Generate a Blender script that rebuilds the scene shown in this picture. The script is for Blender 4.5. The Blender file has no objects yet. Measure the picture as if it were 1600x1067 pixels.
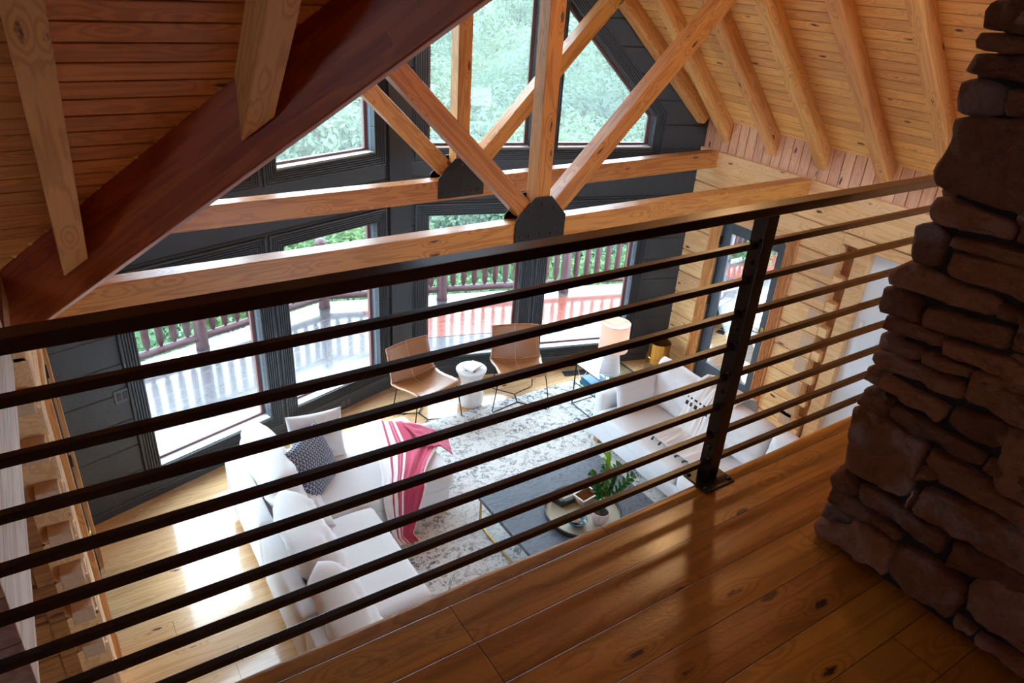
import bpy, bmesh, math, random
from mathutils import Vector, Matrix, noise
random.seed(7)
SC = bpy.context.scene
COL = SC.collection
# ------------------------------------------------------------------ camera
cd = bpy.data.cameras.new('camera'); cam = bpy.data.objects.new('camera', cd); COL.objects.link(cam)
cd.sensor_width = 36.0; cd.lens = 36.0 * 1123.76 / 1600.0; cd.clip_start = 0.05; cd.clip_end = 400
RW = Matrix(((0.8381, -0.5419, 0.0621), (-0.2063, -0.4203, -0.8837), (0.5050, 0.7278, -0.4640)))
EYE = Vector((0, 0, 4.434))
mw = Matrix.Identity(4)
for i in range(3):
    mw[i][0] = RW[0][i]; mw[i][1] = -RW[1][i]; mw[i][2] = -RW[2][i]; mw[i][3] = EYE[i]
cam.matrix_world = mw
SC.camera = cam
# ------------------------------------------------------------------ sky, lights, exposure
SC.view_settings.view_transform = 'Standard'; SC.view_settings.look = 'None'
SC.view_settings.gamma = 1.0; SC.view_settings.use_curve_mapping = False
SC.view_settings.exposure = 1.32
world = bpy.data.worlds.new('sky'); SC.world = world; world.use_nodes = True
bg = world.node_tree.nodes['Background']; bg.inputs[0].default_value = (0.68, 0.84, 1.0, 1); bg.inputs[1].default_value = 6.2
SC.cycles.use_denoising = True
SC.cycles.max_bounces = 10; SC.cycles.diffuse_bounces = 6; SC.cycles.glossy_bounces = 4
SC.cycles.transparent_max_bounces = 12; SC.cycles.transmission_bounces = 4
SC.cycles.caustics_reflective = False; SC.cycles.caustics_refractive = False
SC.cycles.sample_clamp_indirect = 8.0

# ------------------------------------------------------------------ room numbers (metres)
W = 6.371; L = -0.228; CX = (W + L) / 2; TX = 3.10
YC = 5.698; K = 0.293; T = 1.035; CS = 1 / math.sqrt(1 + T * T); SN = T * CS
KNEE = 3.102; LOFT = 2.854; EDGE = 1.292; VAL = 3.43
RIDGE = KNEE + T * (CX - L)

# ------------------------------------------------------------------ node helpers
class NT:
    def __init__(s, name):
        s.m = bpy.data.materials.new(name); s.m.use_nodes = True; s.t = s.m.node_tree
        s.b = s.t.nodes['Principled BSDF']; s.out = s.t.nodes['Material Output']
    def n(s, typ, **kw):
        nd = s.t.nodes.new(typ)
        for k, v in kw.items():
            if k.startswith('i_'):
                key = k[2:]; key = int(key) if key.isdigit() else key
                s.set(nd, key, v)
            else: setattr(nd, k, v)
        return nd
    def set(s, nd, key, v):
        inp = nd.inputs[key]
        if isinstance(v, bpy.types.NodeSocket): s.t.links.new(v, inp)
        elif isinstance(v, (tuple, list)) and len(v) == 3 and inp.type == 'RGBA': inp.default_value = (*v, 1)
        else: inp.default_value = v
    def math(s, op, a, b=0.0, c=0.0, clamp=False):
        nd = s.t.nodes.new('ShaderNodeMath'); nd.operation = op; nd.use_clamp = clamp
        s.set(nd, 0, a); s.set(nd, 1, b)
        if op in ('MULTIPLY_ADD',): s.set(nd, 2, c)
        return nd.outputs[0]
    def ramp(s, x, lo, hi, a=0.0, b=1.0):
        nd = s.t.nodes.new('ShaderNodeMapRange'); nd.interpolation_type = 'SMOOTHSTEP'
        s.set(nd, 0, x); s.set(nd, 1, lo); s.set(nd, 2, hi); s.set(nd, 3, a); s.set(nd, 4, b); return nd.outputs[0]
    def mix(s, f, a, b, mode='MIX'):
        nd = s.t.nodes.new('ShaderNodeMix'); nd.data_type = 'RGBA'; nd.blend_type = mode
        s.set(nd, 0, f); s.set(nd, 6, a); s.set(nd, 7, b); return nd.outputs[2]
    def xyz(s, v):
        nd = s.t.nodes.new('ShaderNodeSeparateXYZ'); s.set(nd, 0, v); return list(nd.outputs)
    def comb(s, a, b, c):
        nd = s.t.nodes.new('ShaderNodeCombineXYZ'); s.set(nd, 0, a); s.set(nd, 1, b); s.set(nd, 2, c); return nd.outputs[0]
    def noise(s, v, scale=1.0, detail=4.0, rough=0.5, dist=0.0):
        nd = s.t.nodes.new('ShaderNodeTexNoise'); s.set(nd, 'Vector', v); s.set(nd, 'Scale', scale)
        s.set(nd, 'Detail', detail); s.set(nd, 'Roughness', rough); s.set(nd, 'Distortion', dist); return nd.outputs[0]
    def obj(s): return s.t.nodes.new('ShaderNodeTexCoord').outputs['Object']
    def bump(s, h, strength=0.3, dist=0.01):
        nd = s.t.nodes.new('ShaderNodeBump'); s.set(nd, 'Height', h); s.set(nd, 'Strength', strength); s.set(nd, 'Distance', dist)
        s.t.links.new(nd.outputs[0], s.b.inputs['Normal'])
    def base(s, c): s.set(s.b, 'Base Color', c)
    def par(s, rough=None, metal=None, spec=None, coat=None, coat_rough=None, sheen=None):
        for k, v in (('Roughness', rough), ('Metallic', metal), ('Specular IOR Level', spec), ('Coat Weight', coat), ('Coat Roughness', coat_rough), ('Sheen Weight', sheen)):
            if v is not None: s.set(s.b, k, v)

def wood(name, c1, c2, g=0, u=1, w=None, uo=0.0, plen=None, rough=0.45, knots=1.0, var=0.25, bump=0.15, coat=0.0, knotc=(0.10, 0.03, 0.012), seam=0.0, grain=1.0, scale=1.0, crough=0.1, ks=1.0, fine=0.0):
    s = NT(name); q = s.xyz(s.obj()); o = [i for i in range(3) if i not in (g, u)][0]
    G, U, V = q[g], q[u], q[o]
    rnd = 0.0; rndo = None
    oi = s.t.nodes.new('ShaderNodeObjectInfo').outputs['Random']
    if w:
        d = s.math('DIVIDE', s.math('SUBTRACT', U, uo), w); idx = s.math('FLOOR', d); fr = s.math('SUBTRACT', d, idx)
        wn = s.t.nodes.new('ShaderNodeTexWhiteNoise'); wn.noise_dimensions = '1D'; s.set(wn, 'W', s.math('ADD', idx, 0.37)); rndo = wn.outputs[0]
        if plen:
            gg = s.math('ADD', s.math('DIVIDE', G, plen), s.math('MULTIPLY', rndo, 7.3)); gi = s.math('FLOOR', gg); gf = s.math('SUBTRACT', gg, gi)
            w2 = s.t.nodes.new('ShaderNodeTexWhiteNoise'); w2.noise_dimensions = '2D'; s.set(w2, 'Vector', s.comb(idx, gi, 0.0)); rndo = w2.outputs[0]
    else: rndo = oi
    off = s.math('MULTIPLY', s.math('ADD', rndo, oi), 31.0)
    P = s.comb(s.math('ADD', s.math('MULTIPLY', G, 0.55 * scale), off), s.math('MULTIPLY', U, 7.0 * scale), s.math('MULTIPLY', V, 7.0 * scale))
    n1 = s.noise(P, 1.0, 3.0, 0.5, 0.35)
    P2 = s.comb(s.math('ADD', s.math('MULTIPLY', G, 2.2), off), s.math('MULTIPLY', U, 60.0), s.math('MULTIPLY', V, 60.0))
    n2 = s.noise(P2, 1.0, 4.0, 0.6)
    # knots
    KV = s.comb(s.math('ADD', s.math('MULTIPLY', G, 3.0 * ks), off), s.math('MULTIPLY', U, 9.0 * ks), s.math('MULTIPLY', V, 9.0 * ks))
    vo = s.t.nodes.new('ShaderNodeTexVoronoi'); vo.feature = 'F1'; s.set(vo, 'Vector', KV); s.set(vo, 'Scale', 1.0)
    dist = vo.outputs['Distance']
    kr = s.ramp(dist, 0.0, 0.45, 1.0, 0.0)
    rings = s.math('SINE', s.math('ADD', s.math('MULTIPLY', n1, 55.0), s.math('MULTIPLY', kr, 16.0 * knots)))
    rings = s.ramp(rings, -0.4, 1.0)
    f = s.math('ADD', s.math('MULTIPLY', rings, 0.55), s.math('MULTIPLY', n2, 0.55), clamp=True)
    f = s.math('MULTIPLY', f, grain, clamp=True)
    col = s.mix(f, c1, c2)
    hsv = s.t.nodes.new('ShaderNodeHueSaturation'); s.set(hsv, 'Color', col)
    s.set(hsv, 'Value', s.math('ADD', 1.0 - var * 0.5, s.math('MULTIPLY', rndo, var)))
    s.set(hsv, 'Hue', s.math('ADD', 0.494, s.math('MULTIPLY', rndo, 0.012)))
    col = hsv.outputs[0]
    kd = s.math('ADD', dist, s.math('MULTIPLY', s.math('SUBTRACT', s.noise(KV, 5.0, 3.0, 0.7), 0.45), 0.30))
    kf = s.ramp(kd, 0.085, 0.16, 1.0, 0.0)
    pick = s.xyz(vo.outputs['Color'])[0]
    kf = s.math('MULTIPLY', kf, s.math('GREATER_THAN', pick, 0.35))
    kf = s.math('MULTIPLY', kf, min(knots, 1.0))
    col = s.mix(kf, col, knotc)
    hgt = s.math('MULTIPLY', n2, 0.4)
    if w and seam:
        e = s.math('MINIMUM', fr, s.math('SUBTRACT', 1.0, fr)); sf = s.ramp(e, 0.0, seam, 1.0, 0.0)
        if plen:
            e2 = s.math('MINIMUM', gf, s.math('SUBTRACT', 1.0, gf)); sf = s.math('MAXIMUM', sf, s.ramp(e2, 0.0, 0.0035 / plen, 1.0, 0.0))
        col = s.mix(s.math('MULTIPLY', sf, 0.85), col, tuple(x * 0.2 for x in c2)); hgt = s.math('SUBTRACT', hgt, s.math('MULTIPLY', sf, 2.0))
    s.base(col); s.par(rough=s.math('ADD', rough, s.math('MULTIPLY', n2, 0.12)), coat=coat, coat_rough=crough)
    if fine: hgt = s.math('ADD', hgt, s.math('MULTIPLY', s.noise(s.comb(s.math('MULTIPLY', G, 40.0), s.math('MULTIPLY', U, 70.0), 0.0), 1.0, 3.0, 0.7), fine))
    s.bump(hgt, bump, 0.004)
    return s.m

def plain(name, c, rough=0.5, metal=0.0, noise_amt=0.0, nscale=20.0, bump=0.0, bscale=60.0, spec=0.5, coat=0.0, sheen=0.0):
    s = NT(name); P = s.obj()
    if noise_amt:
        n = s.noise(P, nscale, 5.0, 0.6); s.base(s.mix(n, tuple(x * (1 - noise_amt) for x in c), tuple(min(1, x * (1 + noise_amt * .6)) for x in c)))
    else: s.base((*c, 1))
    if bump: s.bump(s.noise(P, bscale, 4.0, 0.6), bump, 0.01)
    s.par(rough=rough, metal=metal, spec=spec, coat=coat, sheen=sheen)
    return s.m

M = {}
PINE1 = (0.62, 0.32, 0.13); PINE2 = (0.40, 0.165, 0.05)
M['ceil'] = wood('ceiling_pine', (0.82, 0.47, 0.17), (0.62, 0.29, 0.085), 0, 1, 0.1, rough=0.42, var=0.25, knots=1.0, seam=0.05, grain=0.8)
M['ceil_dark'] = wood('gable_ceiling_pine', (0.74, 0.30, 0.085), (0.50, 0.17, 0.042), 0, 1, 0.0905, rough=0.35, var=0.25, seam=0.05)
M['beam'] = wood('beam_fir', (0.62, 0.27, 0.065), (0.38, 0.125, 0.024), 0, 2, None, rough=0.36, var=0.2, scale=1.2, coat=0.35, crough=0.28)
M['rafter'] = wood('rafter_pine', (0.76, 0.40, 0.15), (0.54, 0.24, 0.075), 0, 2, None, rough=0.45, var=0.2)
M['valley'] = wood('stained_glulam', (0.42, 0.085, 0.026), (0.26, 0.045, 0.014), 0, 2, 0.045, plen=1.3, rough=0.42, knots=0.3, var=0.35)
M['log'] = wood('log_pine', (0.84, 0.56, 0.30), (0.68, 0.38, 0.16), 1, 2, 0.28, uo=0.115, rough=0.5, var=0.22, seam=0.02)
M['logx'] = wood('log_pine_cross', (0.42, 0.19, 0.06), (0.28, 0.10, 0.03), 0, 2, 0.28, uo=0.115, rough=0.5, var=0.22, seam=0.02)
M['endgrain'] = plain('end_grain', (0.62, 0.43, 0.30), 0.7, noise_amt=0.25, nscale=60, bump=0.3)
M['knee'] = wood('knee_wall_boards', (0.74, 0.44, 0.28), (0.60, 0.30, 0.17), 2, 1, 0.115, uo=0.05, rough=0.5, var=0.2, seam=0.04)
M['plate'] = wood('plate_pine', (0.84, 0.56, 0.30), (0.68, 0.40, 0.18), 1, 2, None, rough=0.5, var=0.1)
M['pale'] = wood('whitewashed_boards', (0.72, 0.66, 0.66), (0.48, 0.40, 0.40), 1, 2, 0.13, rough=0.4, var=0.12, knots=0.2, seam=0.03, knotc=(0.3, 0.22, 0.2))  # pale greyish tone for the upper left boards
M['casing_pine'] = wood('fluted_pine', (0.68, 0.34, 0.13), (0.44, 0.18, 0.06), 2, 1, None, rough=0.45, var=0.1, knots=0.6)
M['floor'] = wood('floor_pine', (0.82, 0.55, 0.30), (0.66, 0.38, 0.17), 0, 1, 0.15, plen=2.3, rough=0.14, var=0.18, coat=0.5, crough=0.06, seam=0.012, bump=0.05, knots=1.0)
M['loft'] = wood('loft_varnished_pine', (0.60, 0.255, 0.038), (0.40, 0.148, 0.018), 0, 1, 0.14, plen=2.1, rough=0.30, var=0.3, coat=0.35, seam=0.02, bump=0.3, knots=1.0, knotc=(0.06, 0.012, 0.010), crough=0.2, ks=1.25, fine=1.0)
M['dark'] = None
def dark_siding():
    s = NT('charcoal_painted_logs'); P = s.obj(); z = s.xyz(P)[2]
    d = s.math('DIVIDE', s.math('SUBTRACT', z, 0.083), 0.2625); fr = s.math('FRACT', s.math('ADD', d, 20.0))
    e = s.math('MINIMUM', fr, s.math('SUBTRACT', 1.0, fr)); sf = s.ramp(e, 0.0, 0.04, 1.0, 0.0)
    n = s.noise(P, 30.0, 5.0, 0.6); col = s.mix(n, (0.026, 0.031, 0.038), (0.046, 0.053, 0.063))
    s.base(s.mix(s.math('MULTIPLY', sf, 0.7), col, (0.010, 0.009, 0.009))); s.bump(s.math('SUBTRACT', s.math('MULTIPLY', n, 0.3), sf), 0.6, 0.012); s.par(rough=0.45)
    return s.m
M['dark'] = dark_siding()
M['trimdark'] = plain('charcoal_trim', (0.042, 0.050, 0.060), 0.36, noise_amt=0.2, bump=0.1, bscale=120)
M['reveal'] = plain('window_reveal_paint', (0.12, 0.16, 0.20), 0.3)  # charcoal reveal coloured lighter and bluer, as lit by the sky
M['sill_white'] = plain('pale_window_sill', (0.62, 0.64, 0.66), 0.4)  # sky glare along the reveal bottom, put into a pale colour
M['sash'] = plain('mauve_window_sash', (0.16, 0.075, 0.07), 0.45)
M['doorpaint'] = plain('slate_blue_paint', (0.055, 0.075, 0.10), 0.4)
M['steel'] = plain('black_steel', (0.018, 0.017, 0.018), 0.42, 0.3, noise_amt=0.3, nscale=80, bump=0.12, bscale=150)
M['railsteel'] = plain('bronze_black_steel', (0.014, 0.013, 0.017), 0.28, 0.0, noise_amt=0.3, nscale=60, bump=0.06, bscale=200, coat=0.3)
M['bolt'] = plain('bolt_steel', (0.09, 0.06, 0.05), 0.35, 0.8)
M['wire'] = plain('dark_wire', (0.02, 0.02, 0.022), 0.35, 0.7)
M['brass'] = plain('aged_brass', (0.55, 0.34, 0.10), 0.3, 1.0, noise_amt=0.15, nscale=12)
M['drywall'] = plain('white_drywall', (0.80, 0.90, 1.0), 0.8)
M['linen'] = plain('white_linen', (0.78, 0.785, 0.80), 0.9, bump=0.25, bscale=9, sheen=0.1)
M['linen2'] = plain('pale_cushion_linen', (0.80, 0.80, 0.81), 0.9, bump=0.5, bscale=14, sheen=0.1)
M['warmlinen'] = plain('oatmeal_linen', (0.74, 0.73, 0.74), 0.95, noise_amt=0.05, nscale=90, bump=0.1, bscale=200)
M['leglight'] = plain('oak_leg', (0.45, 0.24, 0.10), 0.5, noise_amt=0.2)
M['white'] = plain('white_ceramic', (0.82, 0.82, 0.83), 0.35)
M['paper'] = plain('white_paper', (0.85, 0.85, 0.84), 0.7)
M['plasticw'] = plain('white_plastic', (0.75, 0.75, 0.74), 0.4)
M['plasticd'] = plain('dark_switch_plastic', (0.085, 0.095, 0.11), 0.4)
M['chinabronze'] = plain('brown_outlet', (0.10, 0.045, 0.035), 0.4)
M['black'] = plain('matte_black', (0.02, 0.02, 0.022), 0.45)
M['soil'] = plain('soil', (0.05, 0.028, 0.018), 0.95, bump=0.6, bscale=90)
M['tray'] = plain('champagne_tray', (0.52, 0.50, 0.38), 0.35, 0.3)
M['bowl'] = plain('teal_glaze', (0.03, 0.10, 0.15), 0.15)
M['shell'] = plain('cream_shell', (0.75, 0.62, 0.52), 0.6, noise_amt=0.2, nscale=60)
M['potpink'] = plain('ribbed_pink_pot', (0.62, 0.50, 0.48), 0.6)
M['basket'] = plain('woven_tan', (0.42, 0.25, 0.15), 0.8, noise_amt=0.4, nscale=180, bump=0.5, bscale=200)
M['leaf'] = plain('plant_leaf', (0.03, 0.20, 0.03), 0.3, noise_amt=0.4, nscale=14)
M['leafnew'] = plain('new_leaf', (0.22, 0.55, 0.03), 0.35)
M['wax'] = plain('blue_book', (0.05, 0.22, 0.50), 0.5)
M['redbook'] = plain('coral_book', (0.65, 0.17, 0.13), 0.5)
M['greybook'] = plain('grey_book', (0.10, 0.12, 0.14), 0.5)
M['tealbook'] = plain('teal_book', (0.06, 0.26, 0.28), 0.5)
M['deckpost'] = plain('plum_stained_log', (0.050, 0.011, 0.015), 0.55, noise_amt=0.3, nscale=14)
M['bark'] = plain('bark', (0.16, 0.12, 0.09), 0.9, noise_amt=0.4, nscale=8)
M['stonepatio'] = plain('patio_fabric', (0.42, 0.40, 0.40), 0.9, noise_amt=0.4, nscale=25)

def leather():
    s = NT('tan_leather'); P = s.obj(); n = s.noise(P, 6.0, 4.0, 0.6)
    s.base(s.mix(n, (0.28, 0.105, 0.034), (0.37, 0.155, 0.058))); s.bump(s.noise(P, 260.0, 3.0, 0.6), 0.12, 0.004); s.par(rough=0.33, spec=0.6); return s.m
M['leather'] = leather()
def stitch(): return plain('pale_stitching', (0.66, 0.48, 0.36), 0.6)
M['stitch'] = stitch()
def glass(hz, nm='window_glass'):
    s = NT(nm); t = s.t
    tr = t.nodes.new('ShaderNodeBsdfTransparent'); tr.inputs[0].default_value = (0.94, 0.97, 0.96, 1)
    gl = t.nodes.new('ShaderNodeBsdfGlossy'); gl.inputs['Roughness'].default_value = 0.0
    hz_ = t.nodes.new('ShaderNodeBsdfTranslucent'); hz_.inputs[0].default_value = (0.92, 0.93, 0.90, 1)  # translucent share puts the outdoor haze into the pane as a veil
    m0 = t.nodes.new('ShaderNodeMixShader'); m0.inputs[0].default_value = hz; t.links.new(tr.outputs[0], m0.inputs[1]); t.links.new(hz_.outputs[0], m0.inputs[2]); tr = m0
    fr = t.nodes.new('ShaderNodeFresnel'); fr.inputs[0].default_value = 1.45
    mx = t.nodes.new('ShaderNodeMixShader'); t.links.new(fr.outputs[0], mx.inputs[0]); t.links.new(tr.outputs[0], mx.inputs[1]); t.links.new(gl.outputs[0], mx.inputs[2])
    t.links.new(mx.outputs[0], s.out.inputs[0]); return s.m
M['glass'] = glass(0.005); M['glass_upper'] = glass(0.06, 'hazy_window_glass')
def tableglass():
    s = NT('table_glass'); t = s.t
    tr = t.nodes.new('ShaderNodeBsdfTransparent'); tr.inputs[0].default_value = (0.80, 0.90, 0.92, 1)
    gl = t.nodes.new('ShaderNodeBsdfGlossy'); gl.inputs['Roughness'].default_value = 0.02
    mx = t.nodes.new('ShaderNodeMixShader'); mx.inputs[0].default_value = 0.22; t.links.new(tr.outputs[0], mx.inputs[1]); t.links.new(gl.outputs[0], mx.inputs[2])
    t.links.new(mx.outputs[0], s.out.inputs[0]); return s.m
M['tglass'] = tableglass()
def shade():
    s = NT('linen_lampshade'); P = s.obj(); q = s.xyz(P)
    n = s.noise(s.comb(s.math('MULTIPLY', q[0], 30.0), s.math('MULTIPLY', q[1], 30.0), s.math('MULTIPLY', q[2], 220.0)), 1.0, 3.0, 0.6)
    col = s.mix(n, (0.86, 0.72, 0.64), (0.92, 0.82, 0.76)); s.base(col); s.par(rough=0.9)
    tl = s.t.nodes.new('ShaderNodeBsdfTranslucent'); s.t.links.new(col, tl.inputs[0])
    mx = s.t.nodes.new('ShaderNodeMixShader'); mx.inputs[0].default_value = 0.5
    s.t.links.new(s.b.outputs[0], mx.inputs[1]); s.t.links.new(tl.outputs[0], mx.inputs[2]); s.t.links.new(mx.outputs[0], s.out.inputs[0]); return s.m
M['shade'] = shade()
def lampbase():
    s = NT('ribbed_ceramic'); q = s.xyz(s.obj()); v = s.math('SINE', s.math('MULTIPLY', q[2], 420.0))
    s.base(s.mix(s.ramp(v, -1.0, 1.0), (0.60, 0.58, 0.60), (0.76, 0.74, 0.75))); s.bump(v, 0.5, 0.004); s.par(rough=0.7); return s.m
M['lampbase'] = lampbase()
def rug():
    s = NT('distressed_rug'); P = s.obj(); q = s.xyz(P)
    w = s.noise(P, 3.0, 3.0, 0.5); w2 = s.noise(P, 11.0, 5.0, 0.65)
    PP = s.comb(s.math('ADD', q[0], s.math('MULTIPLY', w2, 0.10)), s.math('ADD', q[1], s.math('MULTIPLY', w, 0.16)), 0.0)
    vo = s.t.nodes.new('ShaderNodeTexVoronoi'); vo.feature = 'DISTANCE_TO_EDGE'; s.set(vo, 'Vector', PP); s.set(vo, 'Scale', 9.0)
    vo2 = s.t.nodes.new('ShaderNodeTexVoronoi'); vo2.feature = 'F1'; s.set(vo2, 'Vector', PP); s.set(vo2, 'Scale', 13.0)
    a = s.ramp(vo.outputs[0], 0.02, 0.075, 1.0, 0.0)
    b = s.ramp(s.math('ABSOLUTE', s.math('SUBTRACT', vo2.outputs['Distance'], 0.30)), 0.02, 0.06, 1.0, 0.0)
    fine = s.noise(P, 45.0, 4.0, 0.7); fade = s.ramp(s.noise(P, 1.6, 4.0, 0.6), 0.35, 0.62)
    m1 = s.noise(PP, 13.0, 5.0, 0.75, 0.8); m2 = s.noise(PP, 30.0, 3.0, 0.6)
    bl = s.math('MULTIPLY', s.ramp(m1, 0.50, 0.56), s.ramp(m2, 0.38, 0.52))
    pat = s.math('MAXIMUM', bl, s.math('MULTIPLY', s.math('MAXIMUM', s.math('MULTIPLY', a, 0.35), b), s.ramp(fine, 0.45, 0.60)))
    ex = s.math('MAXIMUM', s.math('ABSOLUTE', s.math('SUBTRACT', q[0], 3.25)), s.math('MULTIPLY', s.math('ABSOLUTE', s.math('SUBTRACT', q[1], 4.2)), 0.8))
    bord = s.math('MULTIPLY', s.ramp(ex, 1.05, 1.25), 0.5)
    k = s.math('MULTIPLY', pat, s.math('ADD', 0.38, s.math('MULTIPLY', s.math('ADD', fade, bord), 0.45)), clamp=True)
    s.base(s.mix(k, (0.70, 0.69, 0.66), (0.085, 0.105, 0.13))); s.bump(fine, 0.3, 0.004); s.par(rough=0.95); return s.m
M['rug'] = rug()
def darkoak():
    s = NT('blackened_oak'); q = s.xyz(s.obj())
    P = s.comb(s.math('MULTIPLY', q[0], 1.2), s.math('MULTIPLY', q[1], 11.0), 0.0); n1 = s.noise(P, 1.3, 3.0, 0.5, 0.8)
    r = s.ramp(s.math('SINE', s.math('MULTIPLY', n1, 120.0)), -0.2, 0.9)
    n2 = s.noise(s.comb(s.math('MULTIPLY', q[0], 6.0), s.math('MULTIPLY', q[1], 150.0), 0.0), 1.0, 4.0, 0.6)
    f = s.math('MULTIPLY', r, s.ramp(n2, 0.35, 0.6))
    s.base(s.mix(f, (0.11, 0.135, 0.18), (0.010, 0.011, 0.015))); s.bump(f, 0.35, 0.003); s.par(rough=s.math('ADD', 0.30, s.math('MULTIPLY', f, 0.3)), spec=0.6); return s.m
M['darkoak'] = darkoak()
def bluepillow():
    s = NT('indigo_patterned_linen'); tc = s.t.nodes.new('ShaderNodeTexCoord').outputs['Object']; q = s.xyz(tc)
    sc = 34.0; u = s.math('MULTIPLY', q[0], sc); v = s.math('MULTIPLY', q[2], sc)
    rowf = s.math('FRACT', s.math('ADD', v, 50.0)); row = s.math('FLOOR', v); sh = s.math('MULTIPLY', s.math('MODULO', s.math('ADD', row, 100.0), 2.0), 0.5)
    cf = s.math('FRACT', s.math('ADD', s.math('ADD', u, sh), 50.0))
    tri = s.math('ABSOLUTE', s.math('SUBTRACT', s.math('MULTIPLY', s.math('ABSOLUTE', s.math('SUBTRACT', cf, 0.5)), 2.0), rowf))
    l = s.math('MAXIMUM', s.ramp(tri, 0.08, 0.2, 1.0, 0.0), s.ramp(rowf, 0.05, 0.14, 1.0, 0.0))
    n = s.noise(tc, 200.0, 3.0, 0.6); l = s.math('MULTIPLY', l, s.ramp(n, 0.3, 0.5))
    s.base(s.mix(l, (0.035, 0.045, 0.085), (0.55, 0.58, 0.66))); s.par(rough=0.95); return s.m
M['bluepillow'] = bluepillow()
def throwmat():
    s = NT('pink_striped_throw'); uv = s.t.nodes.new('ShaderNodeTexCoord').outputs['UV']; u = s.xyz(uv)[0]
    cr = s.t.nodes.new('ShaderNodeValToRGB'); s.set(cr, 0, u); cr.color_ramp.interpolation = 'CONSTANT'
    wh = (0.84, 0.80, 0.81, 1); pk = (0.50, 0.018, 0.085, 1); lt = (0.70, 0.25, 0.34, 1)
    st = [(0, wh), (0.055, (0.7, 0.66, 0.68, 1)), (0.065, wh), (0.20, pk), (0.245, wh), (0.335, pk), (0.375, lt), (0.385, pk), (0.425, wh), (0.47, pk), (0.955, (0.92, 0.80, 0.80, 1))]
    el = cr.color_ramp.elements; el[0].position = 0; el[0].color = wh; el[1].position = st[1][0]; el[1].color = st[1][1]
    for p, c in st[2:]: e = el.new(p); e.color = c
    P = s.obj(); n = s.noise(P, 160.0, 3.0, 0.6)
    s.base(s.mix(s.math('MULTIPLY', n, 0.10), cr.outputs[0], (0.9, 0.6, 0.66))); s.bump(n, 0.25, 0.003); s.par(rough=0.95, sheen=0.2); return s.m
M['throw'] = throwmat()
def whitethrow():
    s = NT('white_throw_black_dashes'); uv = s.t.nodes.new('ShaderNodeTexCoord').outputs['UV']; q = s.xyz(uv)
    r = s.math('FRACT', s.math('ADD', s.math('MULTIPLY', q[1], 2.1), 0.25)); r2 = s.math('FRACT', s.math('MULTIPLY', q[0], 9.0))
    a = s.math('MULTIPLY', s.ramp(s.math('ABSOLUTE', s.math('SUBTRACT', r, 0.5)), 0.02, 0.028, 1.0, 0.0), s.math('LESS_THAN', r2, 0.62))
    b = s.math('MULTIPLY', s.ramp(s.math('ABSOLUTE', s.math('SUBTRACT', r, 0.43)), 0.010, 0.015, 1.0, 0.0), s.math('LESS_THAN', s.math('FRACT', s.math('ADD', r2, 0.3)), 0.55))
    s.base(s.mix(s.math('MAXIMUM', a, b), (0.84, 0.80, 0.78), (0.02, 0.02, 0.03))); s.bump(s.noise(s.obj(), 120.0, 3.0, 0.6), 0.3, 0.004); s.par(rough=0.95); return s.m
M['wthrow'] = whitethrow()
def deckmat(name, ang):
    s = NT(name); q = s.xyz(s.obj())
    ca, sa = math.cos(ang), math.sin(ang)
    v = s.math('ADD', s.math('MULTIPLY', q[0], -sa), s.math('MULTIPLY', q[1], ca)); u = s.math('ADD', s.math('MULTIPLY', q[0], ca), s.math('MULTIPLY', q[1], sa))
    d = s.math('DIVIDE', v, 0.14); fr = s.math('FRACT', s.math('ADD', d, 200.0)); e = s.math('MINIMUM', fr, s.math('SUBTRACT', 1.0, fr)); sf = s.ramp(e, 0.015, 0.045, 1.0, 0.0)
    n = s.noise(s.comb(s.math('MULTIPLY', u, 1.5), s.math('MULTIPLY', v, 25.0), 0.0), 1.0, 5.0, 0.6)
    col = s.mix(n, (0.030, 0.026, 0.030), (0.055, 0.048, 0.052))
    s.base(s.mix(sf, col, (0.02, 0.015, 0.015))); s.bump(s.math('SUBTRACT', s.math('MULTIPLY', n, 0.2), sf), 0.4, 0.006)
    s.par(rough=s.math('ADD', 0.12, s.math('MULTIPLY', n, 0.25)), coat=0.45, coat_rough=0.08); return s.m
M['deckL'] = deckmat('wet_deck_boards_left', math.atan(K)); M['deckR'] = deckmat('wet_deck_boards_right', -math.atan(K)); M['deckS'] = deckmat('wet_deck_boards_side', 0.0)
def matred():
    s = NT('orange_red_mat'); P = s.obj(); n = s.noise(P, 7.0, 4.0, 0.6); d = s.xyz(P)
    fr = s.math('FRACT', s.math('ADD', s.math('DIVIDE', s.math('ADD', s.math('MULTIPLY', d[0], 0.281), s.math('MULTIPLY', d[1], 0.96)), 0.14), 200.0)); sf = s.ramp(s.math('MINIMUM', fr, s.math('SUBTRACT', 1.0, fr)), 0.02, 0.06, 1.0, 0.0)
    s.base(s.mix(sf, s.mix(n, (0.13, 0.022, 0.012), (0.20, 0.055, 0.035)), (0.05, 0.03, 0.03))); s.par(rough=0.2, coat=0.7, coat_rough=0.1); return s.m
M['redmat'] = matred()
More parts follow.
